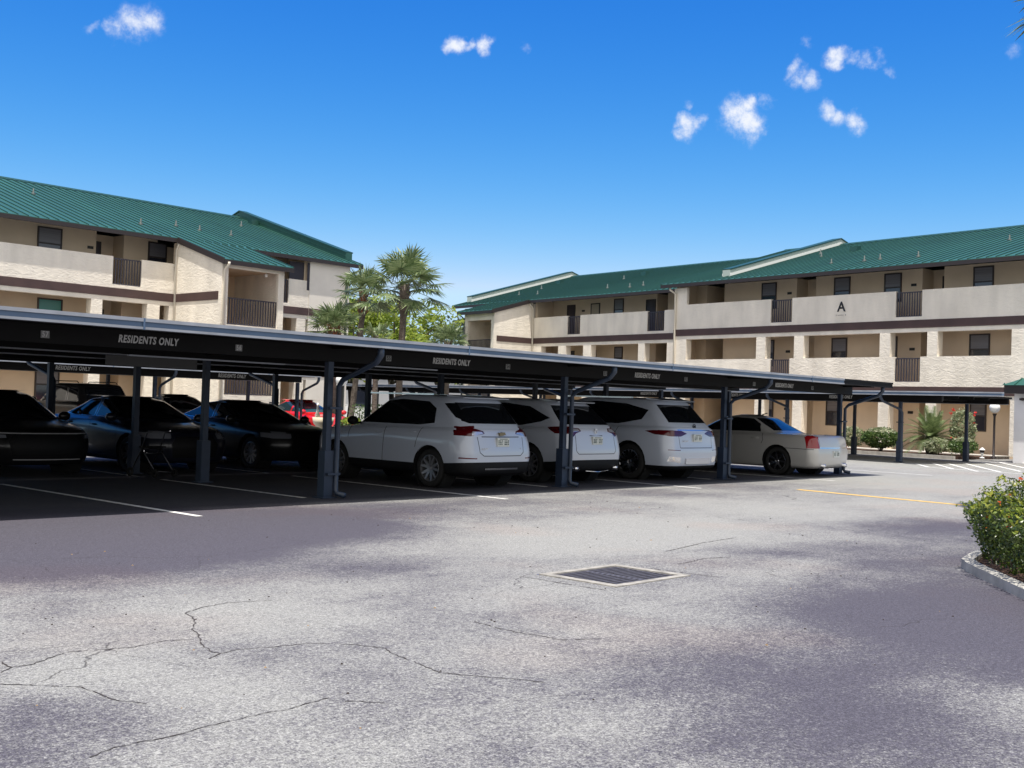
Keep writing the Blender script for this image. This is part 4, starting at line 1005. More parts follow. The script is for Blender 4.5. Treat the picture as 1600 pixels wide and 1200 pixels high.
# --- second white crossover
L = 4.75
RX = dict(L=L, w=.945, paint=PW2, levels=suv_levels(L, .945, 1.07, .95, 1.67, hatch=.72, cowl=1.18, rake=1.0), zsh=1.04, axles=(1.02, 3.77), wr=.365, ymid=2.5,
    clad=[(-.1, .2), (L+.1, .2), (L+.1, .38), (3.6, .40), (1.1, .40), (.42, .44), (-.1, .50)],
    sideglass=[[(3.25, 1.12), (2.55, 1.50), (1.9, 1.545), (1.2, 1.49), (.62, 1.28), (.85, 1.20), (1.35, 1.12)]], trimw=.012, trimm=PLAST,
    frontglass=[[(-.72, 1.12), (.72, 1.12), (.60, 1.56), (-.60, 1.56)]], rearglass=[[(-.74, 1.17), (.74, 1.17), (.62, 1.53), (-.62, 1.53)]],
    paint_regions=[('rm', [(.42, 1.04), (.45, 1.10), (.98, 1.12), (.98, .99), (.75, .99), (.66, .93), (.56, 1.0)], 6), ('rm', [(.45, 1.04), (.48, 1.09), (.85, 1.10), (.9, 1.03), (.66, 1.02)], 12),
       ('s', [(-.05, .98), (-.05, 1.14), (.45, 1.12), (.62, 1.10), (.35, .99)], 6)],
    seams=[[(2.25, 1.04), (2.27, .70), (2.30, .42)], [(1.20, 1.06), (1.32, .80), (1.34, .70)]],
    rseams=[[(-.60, 1.0), (-.62, .66), (-.56, .60), (.56, .60), (.62, .66), (.60, 1.0)]],
    mirror=(3.15, 1.12), handles=[(2.42, .93), (1.45, .97)], rim=RIM, spokes=10, split=(0,), hx=.97,
    plate=(0, .025, .86), boxes=[('tailgate_spoiler', [(-.60, .60, 1.59), (.60, .60, 1.59), (.60, 1.05, 1.60), (-.60, 1.05, 1.60), (-.58, .58, 1.61), (.58, .58, 1.61), (.60, 1.05, 1.66), (-.60, 1.05, 1.66)], PW2),
       ('plate_recess_trim', (-.20, .20, .066, .088, .95, .965), SEAM)], tubes=[('exhaust_tip', [(-.62, .0, .32), (-.62, .25, .32)], .05, CHROME), ('exhaust_tip', [(.62, .0, .32), (.62, .25, .32)], .05, CHROME), ('bumper_trim', [(-.35, .02, .27), (0, -.01, .25), (.35, .02, .27)], .012, CHROME)])
rx = make_car('parked_suv', 'white crossover half hidden by the second blue post, claw shaped taillight', 'car', (BAY[53]+.12, 13.95), 0, RX)
k = MB(); k.lathe([(.05, 0), (.05, -.012), (.04, -.012), (.04, 0)], (0, .075, 1.045), 'y', 20); k.tube([(-.012, .065, 1.085), (-.022, .065, 1.01)], .005, 5); k.tube([(.012, .065, 1.085), (.022, .065, 1.01)], .005, 5); k.build('tailgate_emblem', CHROME, rx)

# --- large white crossover with closed tail
L = 5.17
EN = dict(L=L, w=.995, paint=PW, levels=suv_levels(L, .995, 1.13, 1.0, 1.78, hatch=.62, cowl=1.2, rake=1.05), zsh=1.10, axles=(1.12, 4.19), wr=.385, ymid=2.8,
    clad=[(-.1, .2), (L+.1, .2), (L+.1, .33), (4, .34), (1.1, .34), (.4, .34), (-.1, .34)],
    sideglass=[[(3.75, 1.18), (3.0, 1.60), (2.2, 1.655), (1.4, 1.62), (.78, 1.50), (.92, 1.30), (1.5, 1.20)]], trimw=.014, trimm=CHROME,
    frontglass=[[(-.75, 1.18), (.75, 1.18), (.65, 1.66), (-.65, 1.66)]], rearglass=[[(-.70, 1.25), (.70, 1.25), (.65, 1.62), (-.65, 1.62)]], rearwrap=[[(.64, 1.62), (.50, 1.62), (.22, 1.28), (.30, 1.25)]],
    paint_regions=[('rm', [(.33, 1.02), (.50, 1.08), (1.05, 1.09), (1.05, 1.0), (.85, .96), (.55, .96)], 6), ('s', [(-.05, .985), (-.05, 1.09), (.5, 1.08), (.72, 1.06), (.45, .99)], 6),
       ('r', [(-.62, 1.085), (.62, 1.085), (.62, 1.105), (-.62, 1.105)], 9), ('rm', [(.60, .40), (.60, .52), (.90, .54), (.92, .44)], 9), ('rm', [(.64, .42), (.64, .50), (.86, .52), (.88, .45)], 5),
       ('rm', [(.60, .66), (.60, .675), (.92, .685), (.92, .67)], 13)],
    seams=[[(2.75, 1.10), (2.77, .70), (2.80, .38)], [(1.45, 1.12), (1.55, .85), (1.57, .75)]],
    rseams=[[(-.62, .97), (-.60, .72), (.60, .72), (.62, .97)]],
    mirror=(3.6, 1.2), handles=[(2.95, .99), (1.72, 1.02)], rim=CHROME, spokes=6, split=(-.16, .16), splay=1.2, hx=.97, archgap=.06,
    plate=(.0, .02, .93), boxes=[('tailgate_spoiler', [(-.64, .55, 1.70), (.64, .55, 1.70), (.64, .95, 1.72), (-.64, .95, 1.72), (-.62, .52, 1.72), (.62, .52, 1.72), (.64, .95, 1.765), (-.64, .95, 1.765)], PW),
       ('skid_plate', (-.45, .45, -.006, .1, .38, .50), LCLR), ('roof_rail', (-.66, -.63, 1.3, 3.2, 1.745, 1.775), CHROME), ('roof_rail', (.63, .66, 1.3, 3.2, 1.745, 1.775), CHROME)])
en = make_car('parked_suv', 'large white crossover with slim red taillights joined by a chrome bar', 'car', (BAY[52]+.36, 13.62), 0, EN)
k = MB(); k.lathe([(.055, 0), (.055, -.012), (.044, -.012), (.044, 0)], (0, .125, 1.17), 'y', 20)
for a in (-.018, 0, .018): k.box(a-.007, a+.007, .108, .118, 1.15+a*.5, 1.19+a*.5)
k.build('tailgate_emblem', PLAST, en)
text_obj('tailgate_lettering', 'ENCLAVE', .05, (-.42, .050, .86), 0, CHROME, en, depth=.003)

# --- cream saloon with tall thin taillights
L = 5.27
DT = dict(L=L, w=.955, paint=PSIL, levels=sedan_levels(L, .955, 1.0, .86, 1.02, 1.475, deck=1.12, rw=.95, cowl=1.5, rake=.95), zsh=.96, axles=(1.12, 4.05), wr=.345, ymid=2.6, yr1=1.1,
    sideglass=[[(3.55, 1.05), (3.0, 1.34), (2.4, 1.38), (1.80, 1.36), (1.66, 1.06)]], trimw=.014, trimm=CHROME,
    frontglass=[[(-.72, 1.05), (.72, 1.05), (.58, 1.39), (-.58, 1.39)]], rearglass=[[(-.66, 1.09), (.66, 1.09), (.55, 1.39), (-.55, 1.39)]], rearwrap=[[(1.85, 1.37), (1.22, 1.09), (1.42, 1.07), (1.66, 1.10)]][:0],
    paint_regions=[('rm', [(.70, .70), (.74, 1.01), (1.0, 1.01), (1.0, .69)], 6), ('s', [(-.05, .70), (.03, 1.02), (.13, 1.02), (.18, .96), (.16, .70)], 6), ('r', [(-.68, .695), (.68, .695), (.68, .725), (-.68, .725)], 9)],
    seams=[[(2.62, 1.0), (2.60, .60), (2.62, .30)], [(1.58, 1.02), (1.52, .85), (1.56, .76)], [(.15, .67), (1.0, .68), (1.0, .675)]],
    rseams=[[(-.70, 1.0), (-.69, .74)], [(.70, 1.0), (.69, .74)]],
    mirror=(3.5, 1.05), handles=[(2.75, .88), (1.75, .90)], rim=CHROME, spokes=7, split=(0,), hx=.985, tail=mat('bright_red_lens', (.26, .006, .01), .15, coat=.8),
    plate=(0, .0, .56), tubes=[('exhaust_tip', [(-.55, .0, .27), (-.55, .3, .28)], .045, CHROME), ('exhaust_tip', [(.55, .0, .27), (.55, .3, .28)], .045, CHROME), ('roof_antenna', [(0, 2.1, 1.47), (0, 1.95, 1.52)], .012, PLAST)])
dt = make_car('parked_sedan', 'cream sedan with tall narrow red taillights at the end of the front carport', 'car', (BAY[50]+.28, 13.2), 0, DT)
k = MB(); k.lathe([(.0, -.012), (.04, -.01), (.045, 0)], (0, .085, .90), 'y', 16); k.prism([(-.03, .885), (.03, .885), (0, .84)], 'y', .075, .09); k.build('boot_emblem', mat('emblem_dark', (.05, .06, .12), .3), dt)

# --- dark saloons
def dark_sedan(L, w, paint, hr=1.45, cowl=1.25, **kw):
    d = dict(L=L, w=w, paint=paint, levels=sedan_levels(L, w, .98, .80, 1.02, hr, deck=.62, rw=1.05+1.25-cowl, cowl=cowl, rake=1.15), zsh=.93, axles=(1.0, L-1.0+.04), wr=.335, ymid=2.5, yr1=.8,
        sideglass=[[(3.35, 1.02), (2.75, 1.32), (2.35, 1.37), (2.28, 1.02)], [(2.20, 1.02), (2.22, 1.37), (1.75, 1.35), (1.20, 1.18), (1.10, 1.06), (1.35, 1.03)]], trimw=.012, trimm=CHROME,
        frontglass=[[(-.74, 1.0), (.74, 1.0), (.60, hr-.075), (-.60, hr-.075)]], rearglass=[[(-.66, 1.08), (.66, 1.08), (.55, 1.37), (-.55, 1.37)]],
        paint_regions=[('fm', [(.50, .66), (.54, .715), (.75, .755), (1.0, .79), (1.0, .70), (.8, .655)], 7), ('s', [(L+.05, .66), (L+.05, .78), (L-.32, .80), (L-.45, .80), (L-.25, .69)], 7), ('fm', [(.56, .675), (.58, .70), (.80, .735), (.80, .69)], 12), ('f', [(-.46, .30), (.46, .30), (.50, .55), (.40, .70), (-.40, .70), (-.50, .55)], 8),
            ('rm', [(.45, .82), (.45, .95), (1.0, .97), (1.0, .82)], 6), ('s', [(-.05, .82), (-.05, .96), (.4, .94), (.35, .84)], 6)],
        seams=[[(2.24, .98), (2.26, .60), (2.28, .28)], [(1.15, 1.0), (1.32, .82), (1.38, .70)], [(3.30, .96), (3.32, .6), (3.30, .3)]],
        mirror=(3.2, 1.02), handles=[(2.42, .86), (1.42, .88)], rim=RIMD, spokes=5, split=(-.14, .14), hx=.985)
    d.update(kw); return d
SATIN = mat('satin_trim', (.55, .55, .56), .5)
S1 = dark_sedan(4.75, .93, PB, 1.48, 1.05, chrome=SATIN, paint_regions=[('f', [(-.62, .36), (.62, .36), (.68, .60), (.60, .72), (-.60, .72), (-.68, .60)], 8), ('f', [(-.92, .735), (.92, .735), (.92, .750), (-.92, .750)], 9), ('f', [(-.60, .285), (.60, .285), (.60, .30), (-.60, .30)], 9), ('fm', [(.70, .66), (.70, .715), (1.0, .72), (1.0, .66)], 7)])
make_car('parked_sedan', 'black sedan with a thin chrome line across its nose, at the left edge', 'car', (9.3, 19.25+4.75), math.pi, S1)
S2 = dark_sedan(4.7, .93, PBB, 1.43, 1.1)
make_car('parked_sedan', 'dark blue sedan facing the camera between two black sedans in the rear row', 'car', (12.1, 19.15+4.7), math.pi, S2)
S3 = dark_sedan(4.8, .925, PB, 1.42, 1.1, spokes=10, split=(0,), rim=RIM)
s3 = make_car('parked_sedan', 'black sedan with bright headlamps behind the near blue post, facing the camera', 'car', (14.9, 19.2+4.8), math.pi, S3)
make_car('parked_sedan', 'dark grey sedan squeezed between the large white crossover and the cream sedan', 'car', (BAY[51], 15.3+4.6), math.pi, dark_sedan(4.6, .9, PGR, 1.45))
# --- cars further back
L = 4.8
JP = dict(L=L, w=.95, paint=PB, levels=suv_levels(L, .95, 1.12, 1.03, 1.76, hatch=.45, cowl=1.3, rake=.8), zsh=1.09, axles=(.95, 3.85), wr=.37, ymid=2.6,
    sideglass=[[(3.25, 1.17), (2.75, 1.60), (2.35, 1.64), (2.30, 1.17)], [(2.22, 1.17), (2.24, 1.64), (1.45, 1.62), (1.35, 1.17)], [(1.25, 1.17), (1.33, 1.61), (.75, 1.54), (.52, 1.24), (.62, 1.18)]], trimw=.012, trimm=CHROME,
    frontglass=[[(-.72, 1.18), (.72, 1.18), (.62, 1.64), (-.62, 1.64)]], rearglass=[[(-.68, 1.22), (.68, 1.22), (.62, 1.62), (-.62, 1.62)]],
    paint_regions=[('rm', [(.55, .95), (.55, 1.08), (1.0, 1.08), (1.0, .95)], 6), ('fm', [(.50, .82), (.52, .92), (1.0, .95), (1.0, .84)], 7)], mirror=(3.2, 1.2), rim=RIMD,
    tubes=[('roof_rail', [(-.64, .9, 1.74), (-.64, 1.0, 1.80), (-.64, 2.7, 1.80), (-.64, 2.8, 1.76)], .014, PLAST), ('roof_rail', [(.64, .9, 1.74), (.64, 1.0, 1.80), (.64, 2.7, 1.80), (.64, 2.8, 1.76)], .014, PLAST)])
GB = 'cars parked in the rear carports'
make_car('parked_suv', 'black off roader with roof rails under the middle distance carport', 'car', (17.75, 32.9), 0, JP, GB)
make_car('parked_sedan', 'dark sedan just left of the red car, under the middle distance carport', 'car', (22.0, 33.6+4.7), math.pi, dark_sedan(4.7, .92, PGR, 1.5), GB)
RD = dark_sedan(4.3, .9, PR, 1.46, wglass=CGLT, glass=mat('car_glass_soft', (.02, .04, .05), .06, spec=.8), trimm=PLAST,
    paint_regions=[('fm', [(.46, .60), (.50, .72), (1.0, .82), (1.0, .66)], 7), ('f', [(-.40, .30), (.40, .30), (.44, .50), (.30, .62), (-.30, .62), (-.44, .50)], 8), ('f', [(-.3, .655), (.3, .655), (.3, .67), (-.3, .67)], 9)])
make_car('parked_sedan', 'bright red hatchback in the sun at the end of the middle distance carport', 'car', (26.5, 32.5+4.3), math.pi, RD, GB)
make_car('parked_sedan', 'dark sedan in the rear row seen over the roof of the cream sedan', 'car', (26.2, 18.9), 0, dark_sedan(4.7, .92, PB, 1.5), GB)

# --- folded wheelchair like trolley by the post
def trolley():
    e = tag(empty('wheeled_walker', (10.95, 18.75, 0), R(15)), 'small dark wheeled walker in front of the dark blue sedan', 'walker')
    k = MB()
    for s in (-.22, .22): k.tube([(s, .3, .08), (s, .05, .5), (s, -.06, .80), (s, -.2, .82)], .013, 6); k.tube([(s, -.3, .08), (s, -.02, .42), (s, .05, .55)], .013, 6)
    k.tube([(-.22, .05, .5), (.22, .05, .5)], .012, 6); k.tube([(-.22, -.02, .42), (.22, -.02, .42)], .012, 6); k.tube([(-.24, -.32, .12), (0, -.42, .1), (.24, -.32, .12)], .014, 6)
    k.build('frame', RIMD, e, True)
    box_obj('seat', (-.2, .2, -.12, .14, .52, .55), PLAST, e)
    w = MB(); w.lathe([(.035, -.012), (.075, -.014), (.08, 0), (.075, .014), (.035, .012)], (0, 0, 0), 'x', 18)
    w0 = None
    for s in (-.24, .24):
        for y in (-.3, .3):
            if w0 is None: o = w0 = w.build('wheel', RUB, e, True)
            else: o = w0.copy(); COL.objects.link(o); o.parent = e
            o.location = (s, y, .08)
trolley()

# ------------------------------------------------------------------ plants
def rot_to(d, up=Vector((0, 0, 1))):
    d = d.normalized(); x = d.cross(up)
    if x.length < 1e-3: x = Vector((1, 0, 0))
    x.normalize(); return x, d, x.cross(d)
def fan_frond(mb, base, az, el, pl, fr, rnd, m=0, nl=24):
    d = Vector((math.cos(az)*math.cos(el), math.sin(az)*math.cos(el), math.sin(el)))
    droop = rnd.uniform(.10, .3)
    tip = base + d*pl - Vector((0, 0, droop*pl*.5))
    x, dd, n_ = rot_to((tip-base))
    mb.tube([base, base+d*pl*.5, tip], [.018, .012, .008], 4, m, False)
    spread = R(rnd.uniform(115, 150))
    fold = rnd.uniform(.1, .5)
    for i in range(nl):
        t = (i/(nl-1)*2-1); a = t*spread
        ld = dd*math.cos(a) + x*math.sin(a) + n_*(-fold*abs(math.sin(a))*.5)
        ln = fr*(1-.30*abs(t)**2)*rnd.uniform(.86, 1.08)
        side = dd*(-math.sin(a)) + x*math.cos(a); wd = fr*.040
        p0 = tip; p1 = tip + ld*ln*.55 + Vector((0, 0, -.05*ln)); p2 = tip + ld*ln + Vector((0, 0, -rnd.uniform(.10, .34)*ln))
        tw = n_*rnd.uniform(-.02, .02)
        mb.face([p0-side*wd*.3, p1-side*wd+tw, p1+side*wd-tw, p0+side*wd*.3], m)
        mb.face([p1-side*wd+tw, p2, p1+side*wd-tw], m)
def fan_palm(label, x, y, z, crown_r, tr, lean=(0, 0), nf=42, seed=1, boots=False, bm_=None, group='fan palms'):
    rnd = random.Random(seed)
    e = tag(empty('palm_tree', (x, y, 0)), label, 'palm tree', group)
    k = MB(); n = 14; pts, rd = [], []
    for i in range(n+1):
        t = i/n; pts.append((lean[0]*(1-t)**1.5, lean[1]*(1-t)**1.5, z*t-.02)); rd.append(tr*(1.12-.15*t+(.12*math.sin(i*2.1))*.3) * (1.5 if t > .80 and boots else 1) * (1.12 if t < .08 else 1))
    k.tube(pts, rd, 12); k.build('trunk', BARK, e, True)
    b = MB()
    for i in range(46 if boots else 22):
        a = i*2.4; h = z - (1.05 if boots else .45)*rnd.random(); rr = tr*1.35
        c = Vector((math.cos(a)*rr*.9, math.sin(a)*rr*.9, h)); d = Vector((math.cos(a), math.sin(a), 1.5)).normalized(); s_ = Vector((-math.sin(a), math.cos(a), 0))*.045
        b.hexa([c-s_, c+s_, c+s_-d*.04+Vector((math.cos(a), math.sin(a), 0))*.03, c-s_-d*.04+Vector((math.cos(a), math.sin(a), 0))*.03, c-s_*.6+d*.2, c+s_*.6+d*.2, c+s_*.6+d*.2+Vector((math.cos(a), math.sin(a), 0))*.02, c-s_*.6+d*.2+Vector((math.cos(a), math.sin(a), 0))*.02])
    b.build('leaf_bases', bm_ or BARKR, e)
    c = MB()
    for i in range(nf):
        t = i/nf; az = i*2.39996+rnd.uniform(-.2, .2); el = R(84) - t*R(108) + rnd.uniform(-.12, .12)
        pl = crown_r*rnd.uniform(.42, .60); fr = crown_r*rnd.uniform(.44, .56)
        fan_frond(c, Vector((math.cos(az)*tr*.5, math.sin(az)*tr*.5, z-.05-.25*t)), az, el, pl, fr, rnd)
    c.build('crown', LEAFP, e)
    return e
fan_palm('tallest fan palm, full round crown on a grey trunk between the buildings', 30.95, 34.35, 6.25, 1.95, .13, (-.15, .05), 30, 3, True, BARK)
fan_palm('fan palm with orange brown leaf bases below its crown, beside the tallest one', 32.4, 38.6, 6.3, 1.6, .12, (-.3, .3), 22, 5, True)
fan_palm('short fan palm in front of the end wall of the left block', 27.85, 34.85, 4.3, 1.3, .13, (.1, 0), 30, 8, True)
fan_palm('slim young fan palm with drooping leaves between two taller palms', 28.6, 33.2, 3.9, .85, .10, (0, 0), 12, 12, False, BARK)
fan_palm('fan palm standing close to the far wing of the right block', 35.15, 36.05, 4.2, 1.15, .11, (0, 0), 26, 15, False, BARK)
fan_palm('tall palm mostly outside the frame, leaf tips showing at the top right corner', 19.12, 5.54, 8.36, 1.24, .15, (.3, -.4), 40, 21)

def leaf_cloud(mb, centers, n, size, rnd, m=0, flat=.0):
    for _ in range(n):
        c, r0 = centers[rnd.randrange(len(centers))]
        while True:
            p = Vector((rnd.uniform(-1, 1), rnd.uniform(-1, 1), rnd.uniform(-1, 1)))
            if p.length < 1: break
        p = p.normalized()*(p.length**.45); p = Vector((p.x*r0, p.y*r0, p.z*r0*.72)) + c
        d = Vector((rnd.gauss(0, 1), rnd.gauss(0, 1), rnd.gauss(0, .6))).normalized(); u = d.cross(Vector((rnd.gauss(0, 1), rnd.gauss(0, 1), rnd.gauss(0, 1)))).normalized()
        s = size*rnd.uniform(.6, 1.3)
        mb.face([p-d*s, p-u*s*.42, p+d*s, p+u*s*.42], m)
def tree(label, x, y, h, cr, lm, seed, leaf=.16, n=5200, trunk_h=None, group='leafy trees behind the carports'):
    rnd = random.Random(seed); e = tag(empty('tree', (x, y, 0)), label, 'tree', group)
    th = trunk_h or h*.35; k = MB(); k.tube([(0, 0, -.02), (.1, 0, th*.5), (0, .1, th)], [.22, .17, .14], 9); cen = []
    for i in range(9):
        a = i*2.4+rnd.uniform(-.4, .4); rr = cr*rnd.uniform(.35, .95); hz = th+(h-th)*rnd.uniform(.15, .82)
        tp = Vector((math.cos(a)*rr, math.sin(a)*rr, hz)); mid = Vector((tp.x*.4, tp.y*.4, th+(hz-th)*.55))
        k.tube([(0, .1, th*.9), mid, tp], [.09, .06, .03], 6, 0, False); cen.append((tp, cr*rnd.uniform(.24, .42)))
        for _ in range(3): cen.append((tp+Vector((rnd.uniform(-1, 1), rnd.uniform(-1, 1), rnd.uniform(-.5, .8)))*cr*.36, cr*rnd.uniform(.14, .28)))
    k.tube([(0, .1, th*.9), (.1, 0, h*.7), (0, 0, h*.9)], [.1, .06, .03], 6, 0, False); cen.append((Vector((0, 0, h*.88)), cr*.32))
    k.build('trunk', BARKT, e, True)
    c = MB(); leaf_cloud(c, cen, n, leaf, rnd); c.build('crown', lm, e)
    return e
tree('bright yellow green tree behind the tallest fan palm', 46.5, 52.5, 8.0, 3.9, LEAFT, 31, .17, 6500)
tree('bright green tree close to the end of the left block', 42.5, 51.5, 7.4, 3.0, LEAFT, 32, .16, 5000)
tree('olive green loose tree right of the tallest fan palm', 53.0, 55.0, 7.4, 3.6, LEAFD, 33, .15, 4200)
tree('low olive tree near the far wing of the right block', 54.5, 52.5, 5.0, 2.4, LEAFD, 34, .14, 3000)
tree('broad green tree left behind the second fan palm', 42.5, 56.5, 8.4, 3.2, LEAFG, 35, .18, 4200)

def bush(name, label, cat, x, y, rx, ry, h, lm, seed, n=1800, leaf=.06, z0=.0, flowers=None, top=None, group=None, stems=True):
    rnd = random.Random(seed); e = tag(empty(name, (x, y, z0)), label, cat, group)
    if stems:
        k = MB()
        for i in range(9):
            a = i*2.4; k.tube([(math.cos(a)*.05, math.sin(a)*.05, 0), (math.cos(a)*rx*.4, math.sin(a)*ry*.4, h*.6)], [.015, .007], 5, 0, False)
        k.build('stems', BARKT, e)
    c = MB()
    for _ in range(n):
        while True:
            p = Vector((rnd.uniform(-1, 1), rnd.uniform(-1, 1), rnd.uniform(-1, 1)))
            if p.length < 1: break
        p = p.normalized()*(p.length**.35)*rnd.uniform(.85, 1.08)
        q = Vector((p.x*rx, p.y*ry, h*.56+p.z*h*.44))
        d = Vector((rnd.gauss(0, 1), rnd.gauss(0, 1), rnd.gauss(.2, .6))).normalized(); u = d.cross(Vector((rnd.gauss(0, 1), rnd.gauss(0, 1), rnd.gauss(0, 1)))).normalized(); s = leaf*rnd.uniform(.6, 1.3)
        c.face([q-d*s, q-u*s*.5, q+d*s, q+u*s*.5], 1 if (top and p.z > .55) else 0)
    c.build('foliage', [lm, top or lm], e)
    if flowers:
        for i in range(flowers[0]):
            a = rnd.uniform(0, 6.28); zz = rnd.uniform(.55, 1.0); q = Vector((math.cos(a)*rx*.9, math.sin(a)*ry*.9, h*zz)); f = MB()
            for j in range(14):
                d = Vector((rnd.gauss(0, 1), rnd.gauss(0, 1), rnd.gauss(.3, .7))).normalized(); u = d.cross(Vector((rnd.gauss(0, 1), rnd.gauss(0, 1), .2))).normalized(); s = flowers[1]
                f.face([q, q+d*s+u*s*.4, q+d*s*1.4, q+d*s-u*s*.4])
            f.build('flower', flowers[2], e)
    return e

# near clipped hedge in a kerbed bed at the right
def hedge_bed():
    P = [(11.50, 4.33), (11.80, 4.50), (12.5, 4.66), (14.6, 4.9), (17.5, 4.2), (16.5, -1.5), (8.0, 1.75), (10.08, 3.29)]
    def ins(P, d):
        o = []; n = len(P)
        for i in range(n):
            a, b, c = Vector(P[i-1]), Vector(P[i]), Vector(P[(i+1) % n]); e1 = (b-a).normalized(); e2 = (c-b).normalized()
            n1 = Vector((e1.y, -e1.x)); n2 = Vector((e2.y, -e2.x)); nn = (n1+n2).normalized(); o.append(b+nn*d/max(.5, nn.dot(n1)))
        return o
    Q = ins(P, .12); k = MB(); n = len(P)
    for i in range(n):
        a, b, c, d = Vector(P[i]), Vector(P[(i+1) % n]), Q[(i+1) % n], Q[i]
        k.hexa([(*a, -.02), (*b, -.02), (*c, -.02), (*d, -.02), (*(a+(d-a)*.02), .09), (*(b+(c-b)*.02), .09), (*(c), .095), (*(d), .095)])
    tag(k.build('planting_bed_kerb', mat('kerb_concrete', (.44, .42, .37), .85, var=(5, .25), bump=(50, .2, .005))), 'low pale concrete kerb round the hedge bed', None, None, 'structure')
    b = MB(); b.face([(*q, .05) for q in Q]); b.build('planting_bed', MULCH)
    tag(bpy.data.objects['planting_bed'], 'dark mulch under the hedge', None, None, 'structure')
    rnd = random.Random(5); e = tag(empty('hedge', (13.2, 3.2, 0)), 'leafy hedge with yellow green tips and orange flowers at the right edge', 'hedge')
    s = MB(); c = MB(); x0, x1, y0, y1 = -1.35, 3.0, -3.2, 1.75
    def inside(x, y): return inpoly(x+13.2, y+3.2, [(11.60, 4.20), (12.5, 4.54), (14.5, 4.75), (15.8, 4.3), (14.6, 2.4), (11.6, 1.3), (9.2, 2.35), (10.3, 3.27)])
    def wid(z): return z
    fl = []
    cnt = 0
    while cnt < 72000:
        x, y = rnd.uniform(-4, 3.2), rnd.uniform(-4.5, 2.2)
        if not inside(x, y): continue
        # distance to the border, for a rounded crown that leans outward
        top = .68 + .07*math.sin(x*3.1+1)+.06*math.sin(y*4.3)+.05*math.sin(x*7+y*5)
        top += .20*max(0, min(1, (x-.5)/.5))
        near = not inside(x*1.0-.32, y+.15) or not inside(x-.1, y-.25) or not inside(x, y+.3) or not inside(x-.3, y-.1)
        if near: z = .08 + (top-.08)*rnd.random()**.9
        else:
            z = top - abs(rnd.gauss(0, .10))
        if z < .08: continue
        # the hedge widens upward at its open edge
        ox = 0
        if near: o = (z-.2)*.42; x += -o*.5; y += o*.95
        x += rnd.gauss(0, .03); y += rnd.gauss(0, .03)
        p = Vector((x, y, z)); d = Vector((rnd.gauss(0, 1), rnd.gauss(0, 1), rnd.gauss(.4, .6))).normalized(); u = d.cross(Vector((rnd.gauss(0, 1), rnd.gauss(0, 1), rnd.gauss(0, 1)))).normalized(); sz = rnd.uniform(.017, .033)
        mid = p+d*sz*.2+Vector((0, 0, -sz*.15))
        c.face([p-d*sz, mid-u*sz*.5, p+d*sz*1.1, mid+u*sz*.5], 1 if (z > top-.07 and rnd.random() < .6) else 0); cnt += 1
        if z > top-.25 and near and rnd.random() < .012: fl.append(p)
    for i in range(260):
        x, y = rnd.uniform(-3, 2.8), rnd.uniform(-3.6, 1.9)
        if not inside(x, y): continue
        a = rnd.uniform(0, 6.28); l = rnd.uniform(.4, .75); s.tube([(x, y, .03), (x+math.cos(a)*.06, y+math.sin(a)*.06, l*.5), (x+math.cos(a)*.2-.08, y+math.sin(a)*.2, l)], [.008, .006, .003], 4, 0, False)
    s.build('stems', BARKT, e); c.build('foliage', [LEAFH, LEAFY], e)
    fl = fl[::max(1, len(fl)//36)][:36]
    for i, q in enumerate(fl):
        f = MB(); q = q + Vector((-.05, 0, .03))
        for j in range(20):
            d = Vector((rnd.gauss(-.3, 1), rnd.gauss(0, 1), rnd.gauss(.5, .7))).normalized(); u = d.cross(Vector((rnd.gauss(0, 1), rnd.gauss(0, 1), .2))).normalized(); t = .012; q2 = q+d*.018
            f.face([q2-d*t, q2-u*t, q2+d*t, q2+u*t])
        f.build('flower', FLOW, e)
hedge_bed()

